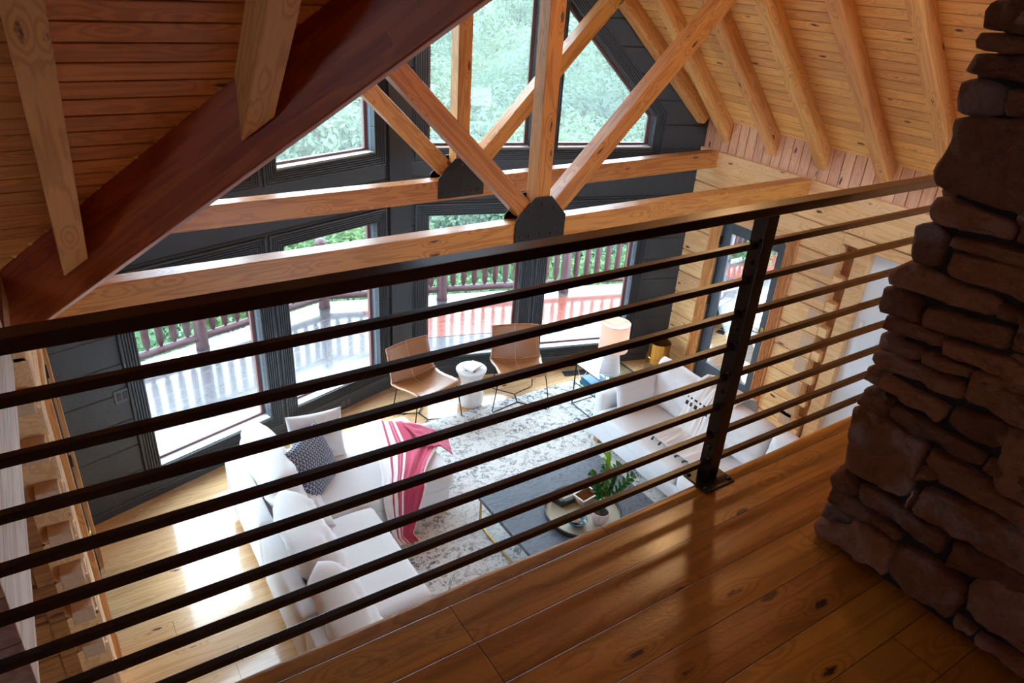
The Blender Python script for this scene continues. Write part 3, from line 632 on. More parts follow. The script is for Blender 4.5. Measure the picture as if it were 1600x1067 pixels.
# shift texture rows so a seam falls on Y = 0.814 (object frame offset)
lf = mb.build('floor', 'loft', kind='structure')
for v in lf.data.vertices: v.co.y -= 0.814
lf.location.y = 0.814
struct('ceiling', MB().box(-4.2, W, -3.6, EDGE - 0.03, LOFT - 0.32, LOFT - 0.031), 'logx')

# railing
rail = thing('loft_railing', 'black steel loft railing with flat handrail and eight horizontal bars', 'railing', (1.795, 1.295, LOFT))
MB().box(-3.2, 2.9, 1.270, 1.320, 3.828, 3.857).build('handrail', 'railsteel', rail, bevel=0.003)
for k in range(8):
    z = 3.735 - 0.115 * k - 0.0; MB().box(-3.2, 2.9, 1.285, 1.305, z - 0.010, z + 0.010).build('rail_bar', 'railsteel', rail, bevel=0.0015)
def railpost(px):
    p = MB().box(px - 0.025, px + 0.025, 1.270, 1.320, LOFT + 0.008, 3.828).build('post', 'railsteel', rail, bevel=0.002)
    b = MB().box(px - 0.075, px + 0.07, 1.225, 1.338, LOFT, LOFT + 0.008).build('base_plate', 'railsteel', rail, bevel=0.003)
    lst = [(px - 0.025, 1.2825, 3.735 - 0.115 * k + 0.016) for k in range(8)] + [(px - 0.025, 1.2925, 3.68 - 0.23 * k) for k in range(4)]
    for x, y, z in lst:
        mb = MB(); mb.rings([[(x - h, y + rr * math.cos(a * math.pi / 4), z + rr * math.sin(a * math.pi / 4)) for a in range(8)] for rr, h in ((0.009, 0.0), (0.009, 0.003), (0.006, 0.007))])
        mb.build('bolt', 'steel', p)
    for x, y in ((px - 0.06, 1.24), (px + 0.055, 1.24), (px + 0.055, 1.325), (px - 0.06, 1.325)):
        mb = MB(); mb.lathe([(0.009, 0), (0.009, 0.004), (0.005, 0.009)], (x, y, LOFT + 0.008), 8); mb.build('bolt', 'steel', b)
    return p
railpost(1.785)

# stone chimney ----------------------------------------------------------
XC = 1.888; YCH = 0.93
def ray(px, py):
    c = Vector((px - 800, py - 533.5, 1123.76)); return RW.transposed() @ c
def on_x(px, py, X):
    r = ray(px, py); p = EYE + r * ((X - EYE.x) / r.x); return (p.y, p.z)
cA = lambda x, y: (1400 + x / 5.335, y / 5.335); cB = lambda x, y: (1400 + x / 5.335, 180 + y / 5.335)
cC = lambda x, y: (1350 + x / 4.268, 340 + y / 4.268); cD = lambda x, y: (1300 + x / 3.557, 550 + y / 3.557); cE = lambda x, y: (1260 + x / 3.365, 750 + y / 3.365)
ST = [(cA, 0, 0, [(815, 15), (745, 130), (720, 235), (1300, 330), (1300, -40), (830, 0)]), (cA, .3, 0, [(720, 262), (665, 350), (690, 420), (1300, 470), (1300, 350)]),
 (cA, .2, 0, [(680, 450), (585, 600), (800, 650), (1300, 740), (1300, 500)]), (cA, .5, .7, [(560, 690), (500, 860), (520, 945), (880, 965), (930, 730), (700, 675)]),
 (cA, .2, 0, [(945, 730), (905, 965), (1300, 1000), (1300, 760)]), (cB, .8, 0, [(520, 15), (480, 190), (345, 440), (330, 580), (480, 640), (780, 745), (1300, 900), (1300, 60)]),
 (cB, .1, .3, [(350, 680), (290, 760), (265, 880), (450, 940), (960, 1050), (1020, 900), (760, 800), (480, 700)]),
 (cB, .2, 0, [(1050, 870), (1010, 1040), (1300, 1130), (1300, 920)]),
 (cC, .5, 1, [(370, 55), (305, 220), (330, 290), (450, 335), (530, 320), (560, 110), (480, 50)]), (cC, .1, 0, [(590, 120), (585, 185), (930, 290), (1250, 370), (1250, 270), (930, 185)]),
 (cC, 0, 0, [(605, 220), (540, 370), (1250, 620), (1250, 395)]), (cC, .1, .2, [(165, 350), (150, 430), (860, 665), (920, 600), (930, 545), (560, 400), (540, 385), (300, 290)]),
 (cC, 0, 0, [(140, 455), (125, 615), (370, 695), (398, 550), (200, 475)]), (cC, 0, 0, [(415, 585), (382, 710), (560, 790), (970, 895), (1010, 740), (700, 665)]),
 (cC, .3, 0, [(150, 650), (122, 740), (510, 870), (560, 805), (370, 712)]), (cC, 0, .1, [(130, 775), (115, 858), (370, 960), (402, 875)]),
 (cC, .1, .1, [(550, 810), (530, 900), (750, 990), (1250, 1200), (1250, 1060), (980, 930)]), (cC, .5, 0, [(415, 890), (388, 965), (700, 1070), (738, 1000)]),
 (cC, .4, 0, [(935, 580), (905, 655), (1250, 790), (1250, 680)]), (cC, .4, 0, [(1025, 760), (985, 880), (1250, 960), (1250, 830)]),
 (cD, .2, .2, [(240, 5), (215, 58), (720, 270), (738, 170), (350, 20)]), (cD, .4, .7, [(200, 72), (177, 150), (250, 193), (268, 110)]), (cD, 0, .1, [(278, 115), (258, 190), (600, 392), (668, 310)]),
 (cD, 0, .1, [(185, 192), (127, 270), (300, 362), (333, 280)]), (cD, .4, .2, [(345, 288), (320, 355), (810, 632), (868, 570)]),
 (cD, .1, .8, [(130, 300), (85, 440), (98, 500), (55, 620), (200, 725), (400, 808), (440, 760), (535, 520), (470, 480), (300, 372)]), (cD, .2, .4, [(50, 635), (10, 690), (15, 735), (125, 800), (150, 730)]),
 (cD, .1, 0, [(800, 98), (732, 250), (1250, 470), (1250, 240)]), (cD, 0, .1, [(700, 302), (652, 400), (932, 548), (985, 398)]), (cD, .1, .1, [(1008, 412), (952, 555), (1250, 740), (1250, 500)]),
 (cD, .3, 0, [(560, 532), (525, 610), (590, 655), (592, 715), (1250, 1080), (1250, 960), (900, 765), (820, 680)]), (cD, .3, 0, [(872, 582), (832, 650), (985, 735), (1000, 650)]), (cD, .1, 0, [(1005, 655), (990, 735), (1250, 880), (1250, 760)]),
 (cD, .2, 0, [(480, 632), (462, 715), (572, 715), (580, 658)]),
 (cE, .2, .6, [(625, 32), (560, 158), (790, 288), (1250, 540), (1250, 320), (870, 125)]), (cE, .4, .8, [(575, 40), (535, 120), (540, 155), (565, 120), (585, 50)]),
 (cE, .1, .8, [(285, 22), (290, 110), (340, 140), (500, 238), (710, 385), (765, 300), (560, 180), (400, 60)]), (cE, 0, .4, [(150, 42), (112, 110), (240, 178), (485, 315), (508, 290), (330, 150)]),
 (cE, .5, .8, [(108, 125), (75, 190), (220, 235), (228, 190)]), (cE, .4, .4, [(60, 200), (40, 235), (70, 290), (330, 438), (425, 502), (470, 380), (480, 345), (245, 205), (228, 250)]),
 (cE, 0, .6, [(490, 340), (450, 480), (550, 600), (770, 732), (820, 640), (838, 540), (650, 400)]), (cE, .8, .2, [(860, 540), (840, 680), (960, 778), (1250, 980), (1250, 560), (900, 512)]),
 (cE, .5, .2, [(792, 712), (790, 758), (880, 812), (898, 790)]), (cE, .1, .4, [(905, 802), (895, 838), (1130, 1000), (1250, 1080), (1250, 1005), (1140, 940)]),
 (cE, .1, 0, [(775, 322), (722, 428), (850, 488), (1250, 620), (1250, 545)])]
def stone_mesh(mb, tint, pts, to3, t0, t1, dep):
    """one rough rounded stone from an outline in wall coordinates (a, b); to3(a, b, height) -> world"""
    P = [Vector(p) for p in pts]
    for _ in range(1):     # round the corners
        Q = []
        for i in range(len(P)):
            a, b = P[i], P[(i + 1) % len(P)]; f = 0.07; Q += [a.lerp(b, f), a.lerp(b, 1 - f)]
        P = Q
    per = sum((P[i] - P[i - 1]).length for i in range(len(P))); n = max(20, int(per / 0.018)); n = min(n, 110)
    R = []; acc = 0; i = 0; step = per / n; pos = P[0].copy(); seg = 0; d = 0.0
    cum = [0]; 
    for i in range(len(P)): cum.append(cum[-1] + (P[(i + 1) % len(P)] - P[i]).length)
    j = 0
    for k in range(n):
        s = k * step
        while cum[j + 1] < s: j += 1
        f = (s - cum[j]) / max(1e-6, cum[j + 1] - cum[j]); R.append(P[j].lerp(P[(j + 1) % len(P)], f))
    c = sum(R, Vector((0, 0))) / n; sd = random.random() * 50
    size = min(max(p.x for p in R) - min(p.x for p in R), max(p.y for p in R) - min(p.y for p in R))
    rings = []; e = min(0.008, size * 0.1)
    for ins, h in ((-0.003, -0.10), (-0.004, -0.02), (-0.004, dep * 0.5), (-0.001 + e * 0.3, dep * 0.9), (e * 1.3, dep)):
        rr = []
        for p in R:
            dv = c - p; q = p + dv.normalized() * min(ins + 0.002, dv.length * 0.3)
            nz = noise.noise(Vector((q.x * 14 + sd, q.y * 14, h * 10))) * 0.009 if h > -0.05 else 0
            q2 = q + dv.normalized() * nz; hh = h + (noise.fractal(Vector((q.x * 16 + sd, q.y * 16, 3)), 0.7, 2.0, 4) * 0.020 if h > 0 else 0)
            rr.append((q2.x, q2.y, hh))
        rings.append(rr)
    for sc in (0.82, 0.62, 0.4, 0.2):
        rr = []
        for (x, y, h), p in zip(rings[4], R):
            q = c + (Vector((x, y)) - c) * sc; hh = dep + 0.004 * (1 - sc) + noise.fractal(Vector((q.x * 16 + sd, q.y * 16, 3)), 0.7, 2.0, 4) * 0.022 + noise.noise(Vector((q.x * 5 + sd, q.y * 5, 7))) * 0.012
            rr.append((q.x, q.y, hh))
        rings.append(rr)
    b = len(mb.v); tv = random.random()
    mb.rings([[to3(*q) for q in r] for r in rings])
    for i in range(b, len(mb.v)): tint[i] = (t0, t1, tv)
mb = MB(); tint = {}
for cf, t0, t1, pl in ST:
    pts = [on_x(*cf(x, y), XC) for x, y in pl]; dp = 0.028 + random.random() * 0.02
    stone_mesh(mb, tint, pts, lambda a, b, h: (XC - h + 0.022, a, b), t0 * .8 + random.random() * .2, t1, dp)
# the face towards the great room and the part beyond the frame: plain courses
def courses(a0, a1, b0, b1, to3, skip=None):
    z = b0
    while z < b1:
        h = random.choice((0.07, 0.09, 0.12, 0.16)); a = a0
        while a < a1:
            w = random.uniform(0.14, 0.4); e = min(a + w, a1)
            if a1 - e < 0.08: e = a1
            if not skip or not skip((a + e) / 2, z + h / 2):
                j = lambda: random.uniform(-0.006, 0.006)
                stone_mesh(mb, tint, [(a + .006, z + .006 + j()), (e - .006, z + .006 + j()), (e - .006 + j(), z + h - .006), (a + .006 + j(), z + h - .006)], to3, random.random(), random.random() * .5, 0.03)
            a = e
        z += h
courses(XC + 0.03, 2.8, LOFT, 5.4, lambda a, b, h: (a, YCH - 0.06 + h, b))
def sk(a, z):
    d = Vector((XC, a, z)) - EYE; c = RW @ d
    px = 800 + 1123.76 * c.x / c.z if c.z > 0.05 else 9999; py = 533.5 + 1123.76 * c.y / c.z if c.z > .05 else 0
    return px < 1640 and -20 < py < 1100
courses(-0.6, YCH - 0.06, LOFT, 5.6, lambda a, b, h: (XC - h + 0.022, a, b), sk)
ch = thing('stone_chimney', 'dark rough stone chimney standing on the loft floor at right', 'chimney', (2.3, 0.2, LOFT))
st = mb.build('stonework', 'stone', ch, smooth=False)
ca = st.data.color_attributes.new('tint', 'FLOAT_COLOR', 'POINT')
for i, d in enumerate(ca.data): t = tint.get(i, (0.2, 0, 0)); d.color = (*t, 1)
for p in st.data.polygons: p.use_smooth = True
MB().box(XC + 0.015, 2.85, -0.62, YCH - 0.075, LOFT, 6.1).build('core', 'mortar', ch)

# ------------------------------------------------------------------ doors
def door(sx, idx):
    X0 = W if sx > 0 else L; fx = lambda d: X0 + sx * d
    d = thing('door_%d' % idx, None, None, (X0, (DY0 + DY1) / 2, 0), kind='structure')
    st = 0.12
    mb = MB()
    mb.box(fx(0.03), fx(0.07), DY0 + 0.005, DY0 + st, 0.02, DH - 0.01).box(fx(0.03), fx(0.07), DY1 - st, DY1 - 0.005, 0.02, DH - 0.01)
    mb.box(fx(0.03), fx(0.07), DY0 + st, DY1 - st, 0.02, 0.26).box(fx(0.03), fx(0.07), DY0 + st, DY1 - st, DH - 0.14, DH - 0.01)
    mb.build('door_leaf', 'doorpaint', d, bevel=0.004)
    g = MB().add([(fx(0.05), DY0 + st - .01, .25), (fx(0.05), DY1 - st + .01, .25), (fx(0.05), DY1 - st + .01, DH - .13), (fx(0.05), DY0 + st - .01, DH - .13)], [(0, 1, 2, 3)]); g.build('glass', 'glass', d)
    mb = MB().box(fx(0.0), fx(0.165), DY0 - 0.001, DY0 + 0.004, 0, DH + .01).box(fx(0.0), fx(0.165), DY1 - 0.004, DY1 + 0.001, 0, DH + .01).box(fx(0.0), fx(0.165), DY0, DY1, DH - 0.004, DH + .012).box(fx(0), fx(0.165), DY0, DY1, 0, 0.018)
    mb.build('jamb', 'doorpaint', d)
    for a, b in ((DY0 - 0.13, DY0), (DY1, DY1 + 0.15)):
        mb = MB(); n = 5; wd = (b - a); pr = [(0.0, a), (0.03, a)]
        for i in range(n):
            q = a + 0.012 + i * (wd - 0.02) / n; s_ = (wd - 0.02) / n; pr += [(0.03, q), (0.017, q + s_ * .25), (0.017, q + s_ * .55), (0.03, q + s_ * .85)]
        pr += [(0.03, b), (0.0, b)]
        mb.rings([[(fx(-p), q, z) for p, q in pr] for z in (0.0, DH + 0.10)]); mb.build('door_casing', 'casing_pine', d)
    MB().box(fx(-0.02), fx(0), DY0, DY1, DH, DH + 0.10).build('door_head', 'plate', d, bevel=0.003)
    for z in (0.3, 1.05, 1.8):
        MB().box(fx(-0.012), fx(0.03), DY1 - 0.012, DY1 + 0.012, z - 0.05, z + 0.05).build('hinge', 'steel', d)
    h = MB().box(fx(0.012), fx(0.03), DY0 + 0.045, DY0 + 0.085, 0.86, 1.04).build('door_handle', 'brass', d, bevel=0.006)
    mb = MB().tube([(fx(0.02), DY0 + 0.065, 0.98), (fx(-0.03), DY0 + 0.065, 0.98), (fx(-0.03), DY0 + 0.15, 0.975)], 0.009, 8); mb.build('lever', 'brass', h, smooth=True)
    return d
door(1, 1); door(-1, 2)
# switches and outlets
def plate(name, label, cat, fn, w, h, n, mat, mat2, kindn='switch'):
    t = thing(name, label, cat, fn(0, 0, 0))
    def q(x0, x1, z0, z1, d0, d1, nm, m):
        mb = MB(); mb.rings([[fn(x, d, z) for x, z in rect(x0, x1, z0, z1)] for d in (d0, d1)]); return mb.build(nm, m, t, bevel=0.0015)
    q(-w / 2, w / 2, -h / 2, h / 2, 0.0, -0.008, 'cover_plate', mat)
    for i in range(n):
        c = (i - (n - 1) / 2) * 0.046; q(c - 0.016, c + 0.016, -0.033, 0.033, -0.008, -0.013, kindn, mat2)
plate('light_switch', 'dark triple light switch on the charcoal wall left of the windows', 'light switch', lambda x, d, z: PW(-1, 0.455 + x, d, 1.115 + z), 0.165, 0.12, 3, 'plasticd', 'black', 'rocker')
plate('wall_outlet', 'brown outlet low on the charcoal wall between the left windows and centre post', 'outlet', lambda x, d, z: PW(-1, 2.54 + x, d, 0.07 + z), 0.12, 0.075, 1, 'plasticd', 'chinabronze', 'socket')
plate('light_switch', 'white switch plate on the white wall at right', 'light switch', lambda x, d, z: (W + 0.13 + d, 3.36 - x, 1.5 + z), 0.075, 0.12, 1, 'plasticw', 'paper', 'rocker')
# floor register
t = thing('floor_register', 'black metal floor register by the windows beside the leather chair', 'floor vent', (5.08, 5.90, 0)); t.rotation_euler.z = -0.28
mb = MB().box(-0.16, 0.16, -0.06, 0.06, 0.0, 0.006); mb.build('frame', 'black', t, local=True, bevel=0.002)
mb = MB()
for i in range(9): mb.box(-0.145 + i * 0.034, -0.125 + i * 0.034, -0.048, 0.048, 0.006, 0.009)
mb.build('grille', 'steel', t, local=True)

# ------------------------------------------------------------------ rug
mb = MB(); x0, x1, y0r, y1r = 1.30, 4.98, 2.55, 5.76
mb.grid(lambda u, v: (x0 + (x1 - x0) * u, y0r + (y1r - y0r) * v, 0.010 + 0.0015 * noise.noise(Vector((u * 9, v * 9, 0)))), 30, 30)
o = mb.build('area_rug', 'rug', None, smooth=True, solid=0.012); o.location.z = 0.002
tag(o, 'pale distressed area rug with slate blue floral pattern under the coffee table', 'rug')

# ------------------------------------------------------------------ soft things
def rbox(x0, x1, y0, y1, z0, z1, r=0.04, n=7, puff=0.0, seed=0.0, wr=0.0, scale=6.0):
    """rounded, slightly crowned upholstery block in world coordinates"""
    mb = MB(); cx, cy, cz = (x0 + x1) / 2, (y0 + y1) / 2, (z0 + z1) / 2; hx, hy, hz = (x1 - x0) / 2, (y1 - y0) / 2, (z1 - z0) / 2
    def coords(h):
        k = max(2, int((2 * h - 2 * r) / 0.07)); a = [-h, -h + r * .3, -h + r]; a += [-h + r + (2 * h - 2 * r) * i / k for i in range(1, k)]; return a + [h - r, h - r * .3, h]
    X, Y, Z = coords(hx), coords(hy), coords(hz) if hz > r * 1.2 else [-hz, -hz * .6, 0, hz * .6, hz]
    bm = bmesh.new(); vd_ = {}
    def vert(i, j, k):
        key = (i, j, k)
        if key not in vd_:
            p = Vector((X[i], Y[j], Z[k])); rr = min(r, hx, hy, hz)
            q = Vector((max(-hx + rr, min(hx - rr, p.x)), max(-hy + rr, min(hy - rr, p.y)), max(-hz + rr, min(hz - rr, p.z))))
            dv = p - q
            if dv.length > 1e-6: p = q + dv.normalized() * rr
            f = (1 - (p.x / hx) ** 2) * (1 - (p.y / hy) ** 2)
            if puff: p.z += puff * f * (1 if p.z > 0 else -0.3)
            if wr:
                p += Vector((0, 0, 1)) * wr * noise.noise(Vector((p.x * scale + seed, p.y * scale * .5, p.z * 3))) * (1 if p.z > 0 else 0)
            vd_[key] = bm.verts.new((p.x + cx, p.y + cy, p.z + cz))
        return vd_[key]
    nx, ny, nz = len(X) - 1, len(Y) - 1, len(Z) - 1
    for i in range(nx):
        for j in range(ny):
            bm.faces.new((vert(i, j, 0), vert(i, j + 1, 0), vert(i + 1, j + 1, 0), vert(i + 1, j, 0))); bm.faces.new((vert(i, j, nz), vert(i + 1, j, nz), vert(i + 1, j + 1, nz), vert(i, j + 1, nz)))
    for i in range(nx):
        for k in range(nz):
            bm.faces.new((vert(i, 0, k), vert(i + 1, 0, k), vert(i + 1, 0, k + 1), vert(i, 0, k + 1))); bm.faces.new((vert(i, ny, k), vert(i, ny, k + 1), vert(i + 1, ny, k + 1), vert(i + 1, ny, k)))
    for j in range(ny):
        for k in range(nz):
            bm.faces.new((vert(0, j, k), vert(0, j, k + 1), vert(0, j + 1, k + 1), vert(0, j + 1, k))); bm.faces.new((vert(nx, j, k), vert(nx, j + 1, k), vert(nx, j + 1, k + 1), vert(nx, j, k + 1)))
    bm.verts.ensure_lookup_table(); bm.verts.index_update()
    mb.v = [tuple(v.co) for v in bm.verts]; mb.f = [tuple(v.index for v in f.verts) for f in bm.faces]; bm.free(); return mb
def cushion(w, h, t, seed=0.0, wr=0.012, pinch=0.5, n=30, ex=2.6, cr=0.0):
    """pillow in the local XZ plane, thickness along Y"""
    mb = MB(); 
    def side(sg):
        def fn(u, v):
            a, b = u * 2 - 1, v * 2 - 1
            ca = abs(a) ** ex; cb = abs(b) ** ex
            th = t / 2 * max(0.0, (1 - ca) * (1 - cb)) ** pinch
            sxx = 1 - 0.05 * (1 - b * b); szz = 1 - 0.05 * (1 - a * a)
            edge = (1 - ca) * (1 - cb)
            wn_ = wr * (noise.noise(Vector((a * 2.2 + seed, b * 3.4, sg))) + 0.6 * noise.noise(Vector((a * 3 + seed, b * 9 + a * 3, sg + 3)))) * min(1, edge * 3)
            k_ = 1 - cr * (a * a * b * b) ** 1.5
            return (a * k_ * w / 2 * (1 - 0.06 * (1 - b * b)), sg * (th + wn_ * 1.0), b * k_ * h / 2 * (1 - 0.07 * (1 - a * a)))
        return fn
    mb.grid(side(1), n, n); mb.grid(side(-1), n, n)
    return mb
def place_cushion(name, label, w, h, t, loc, rot, mat, seed, cat='cushion', group=None, wr=0.012, parts=None):
    mb = cushion(w, h, t, seed, wr, *((0.5, 30, 5.0, 0.07) if name == 'back_cushion' else (0.5, 30, 2.6, 0.0))); mb.uvd = None
    o = mb.build(name, mat, None, smooth=True); bm = bmesh.new(); bm.from_mesh(o.data); bmesh.ops.remove_doubles(bm, verts=bm.verts, dist=0.0008); bmesh.ops.recalc_face_normals(bm, faces=bm.faces); bm.to_mesh(o.data); bm.free()
    for p in o.data.polygons: p.use_smooth = True
    o.location = loc; o.rotation_euler = rot; return tag(o, label, cat, group)

# ------------------------------------------------------------------ left sectional
sec = thing('sectional_sofa', 'long white linen sectional with a chaise, seen from behind at left', 'sofa', (1.5, 3.9, 0))
rbox(0.86, 1.69, 2.3, 4.36, 0.12, 0.30, 0.02).build('seat_base', 'linen', sec, smooth=True)
rbox(0.87, 2.50, 4.40, 5.33, 0.12, 0.30, 0.02).build('chaise_base', 'linen', sec, smooth=True)
for a, b in ((2.3, 3.30), (3.305, 4.285), (4.29, 5.36)):
    rbox(0.825, 0.95, a, b, 0.11, 0.665, 0.035, seed=a, wr=0.006).build('back_frame', 'linen', sec, smooth=True)
rbox(0.94, 1.745, 3.27, 4.355, 0.285, 0.45, 0.045, puff=0.012, seed=3, wr=0.008).build('seat_cushion', 'linen', sec, smooth=True)
rbox(0.94, 1.745, 2.3, 3.262, 0.285, 0.45, 0.045, puff=0.012, seed=5, wr=0.008).build('seat_cushion', 'linen', sec, smooth=True)
rbox(0.94, 2.54, 4.375, 5.40, 0.29, 0.48, 0.06, puff=0.012, seed=8, wr=0.008).build('chaise_cushion', 'linen', sec, smooth=True)
for x, y in ((0.90, 5.30), (0.90, 4.25), (2.46, 4.45), (2.46, 5.28), (1.62, 2.5), (0.90, 2.5), (0.90, 3.3)):
    MB().box(x - 0.03, x + 0.03, y - 0.03, y + 0.03, 0.0 if y < 5 or x < 1 else 0.0, 0.125).build('leg', 'leglight', sec, bevel=0.003)
g = 'loose back cushions of the left sectional'
place_cushion('back_cushion', 'plump white back cushion in the far corner of the left sectional by the window', 0.92, 0.50, 0.30, (1.10, 4.84, 0.70), (math.radians(-14), 0, math.radians(90)), 'linen2', 1.0, group=g, wr=0.02)
place_cushion('back_cushion', 'crumpled white back cushion in the middle of the left sectional', 0.86, 0.50, 0.30, (1.10, 3.95, 0.66), (math.radians(-20), 0, math.radians(90)), 'linen2', 5.3, group=g, wr=0.03)
place_cushion('back_cushion', 'white back cushion of the left sectional nearest the loft edge', 0.86, 0.50, 0.30, (1.10, 3.13, 0.66), (math.radians(-20), 0, math.radians(90)), 'linen2', 9.1, group=g, wr=0.03)
place_cushion('throw_pillow', 'indigo pillow with fine white zigzag pattern on the left chaise', 0.52, 0.52, 0.17, (1.42, 4.80, 0.685), (math.radians(-24), 0, math.radians(44)), 'bluepillow', 2.0, 'pillow', wr=0.008)
place_cushion('throw_pillow', 'square white pillow standing on the chaise behind the indigo pillow', 0.48, 0.46, 0.16, (1.56, 5.12, 0.70), (math.radians(-14), 0, math.radians(-6)), 'warmlinen', 3.0, 'pillow')
place_cushion('throw_pillow', 'flat oatmeal pillow edge lying under the indigo pillow', 0.60, 0.34, 0.12, (1.25, 4.55, 0.52), (math.radians(-68), 0, math.radians(88)), 'warmlinen', 4.0, 'pillow')
# pink throw
rowsT = [((2.19, 5.47, 0.34), (2.50, 5.44, 0.36)), ((2.18, 5.41, 0.50), (2.585, 5.14, 0.47)), ((2.02, 4.92, 0.505), (2.60, 4.80, 0.47)), ((1.91, 4.54, 0.505), (2.37, 4.56, 0.51)),
         ((1.85, 4.39, 0.505), (2.24, 4.40, 0.51)), ((1.83, 4.352, 0.46), (2.22, 4.350, 0.47)), ((1.86, 4.345, 0.25), (2.16, 4.335, 0.27)), ((1.90, 4.31, 0.06), (2.07, 4.29, 0.06)), ((1.92, 4.24, 0.028), (2.10, 4.22, 0.028))]
def thr(u, v):
    f = v * (len(rowsT) - 1); i = min(int(f), len(rowsT) - 2); f -= i
    a = Vector(rowsT[i][0]).lerp(Vector(rowsT[i + 1][0]), f); b = Vector(rowsT[i][1]).lerp(Vector(rowsT[i + 1][1]), f); p = a.lerp(b, u)
    vv = v; amp = 0.012 + 0.03 * max(0, u - 0.4) if vv < 0.55 else 0.022
    w_ = noise.noise(Vector((u * 7.0, v * 3.0, 1.7))) + 0.7 * noise.noise(Vector((u * 16.0 + v * 4, v * 5.0, 5.0)))
    if vv < 0.52: p.z += 0.014 + amp * max(-0.3, w_) 
    else: p.y -= 0.020 + amp * abs(w_) * 1.3
    return tuple(p)
mb = MB(); mb.grid(thr, 60, 90)
o = mb.build('throw_blanket', 'throw', None, smooth=True, solid=0.007); tag(o, 'crimson and white striped throw draped across the chaise down to the rug', 'blanket')
P4 = [Vector((2.40, 5.20, .53)), Vector((2.44, 4.72, .535)), Vector((2.80, 4.98, .34)), Vector((2.70, 4.72, .36))]
def flap(u, v):
    a = P4[0].lerp(P4[1], v); b = P4[2].lerp(P4[3], v); p = a.lerp(b, u); p.z += 0.05 * math.sin(u * math.pi) + 0.015 * noise.noise(Vector((u * 5, v * 7, 2))) + 0.005
    return tuple(p)
mb = MB(); mb.grid(flap, 20, 20); mb.uvd = {k: (0.5 + 0.47 * uu, vv) for k, (uu, vv) in mb.uvd.items()}
mb.build('blanket_corner', 'throw', o, smooth=True, solid=0.007)

# ------------------------------------------------------------------ right sofa
sf = thing('sofa', 'white linen sofa with thin upright arm along the right side', 'sofa', (4.8, 3.6, 0))
rbox(4.30, 5.22, 2.2, 4.66, 0.13, 0.31, 0.02).build('seat_base', 'linen', sf, smooth=True)
rbox(4.27, 5.02, 3.42, 4.56, 0.30, 0.475, 0.045, puff=0.012, seed=2, wr=0.006).build('seat_cushion', 'linen', sf, smooth=True)
rbox(4.27, 5.02, 2.2, 3.412, 0.30, 0.475, 0.045, puff=0.012, seed=12, wr=0.006).build('seat_cushion', 'linen', sf, smooth=True)
rbox(5.16, 5.30, 2.2, 4.68, 0.13, 0.68, 0.035).build('back_frame', 'linen', sf, smooth=True)
rbox(4.33, 5.20, 4.565, 4.70, 0.13, 0.63, 0.045).build('armrest', 'linen', sf, smooth=True)
for x, y in ((4.40, 4.62), (5.2, 4.62), (4.40, 2.5), (5.2, 2.5)):
    MB().box(x - 0.035, x + 0.035, y - 0.035, y + 0.035, 0.0, 0.14).build('leg', 'leglight', sf, bevel=0.003)
g2 = 'loose back cushions of the right sofa'
place_cushion('back_cushion', 'white back cushion of the right sofa beside its far arm', 0.80, 0.52, 0.26, (5.02, 4.16, 0.69), (math.radians(-16), 0, math.radians(-90)), 'linen2', 21.0, group=g2, wr=0.015)
place_cushion('back_cushion', 'white back cushion of the right sofa under the dashed throw', 0.72, 0.50, 0.26, (5.02, 3.42, 0.69), (math.radians(-16), 0, math.radians(-90)), 'linen2', 25.0, group=g2, wr=0.015)
place_cushion('back_cushion', 'white back cushion of the right sofa nearest the loft edge', 0.76, 0.52, 0.26, (5.02, 2.70, 0.70), (math.radians(-16), 0, math.radians(-90)), 'linen2', 29.0, group=g2, wr=0.02)
place_cushion('throw_pillow', 'oblong white pillow leaning on the far arm of the right sofa', 0.56, 0.36, 0.17, (4.69, 4.46, 0.655), (math.radians(-14), 0, math.radians(2)), 'warmlinen', 31.0, 'pillow')
prof = [(5.36, .45), (5.335, .70), (5.28, .90), (5.14, .955), (5.00, .93), (4.90, .80), (4.83, .62), (4.77, .50), (4.62, .487), (4.45, .49)]
def wt(u, v):
    f = v * (len(prof) - 1); i = min(int(f), len(prof) - 2); f -= i
    x = prof[i][0] * (1 - f) + prof[i + 1][0] * f; z = prof[i][1] * (1 - f) + prof[i + 1][1] * f
    y = 3.98 - 0.50 * u + 0.10 * (v - 0.4) * (1 if u > .5 else -1) * 0.6 - 0.25 * max(0, v - 0.55) * (u)
    w_ = noise.noise(Vector((u * 9, v * 3, 4))) + 0.7 * noise.noise(Vector((u * 18, v * 4, 9)))
    return (x - 0.022 * max(-0.2, w_) * (1 if v < .75 else 0), y, z + 0.018 * max(-0.2, w_) + 0.012)
mb = MB(); mb.grid(wt, 44, 60); o = mb.build('throw_blanket', 'wthrow', None, smooth=True, solid=0.008)
tag(o, 'white throw with black dashes and tassels over the back of the right sofa', 'blanket')
for k in range(6):
    p = Vector(wt(0.06 + k * 0.17, 1.0)); q = p + Vector((-0.05, -0.02 + 0.01 * k, -0.004)); q.z = max(q.z, 0.49)
    MB().tube([p, (p + q) / 2 + Vector((0, 0, 0.01)), q], [0.004, 0.010, 0.012], 6).build('tassel', 'black', o)

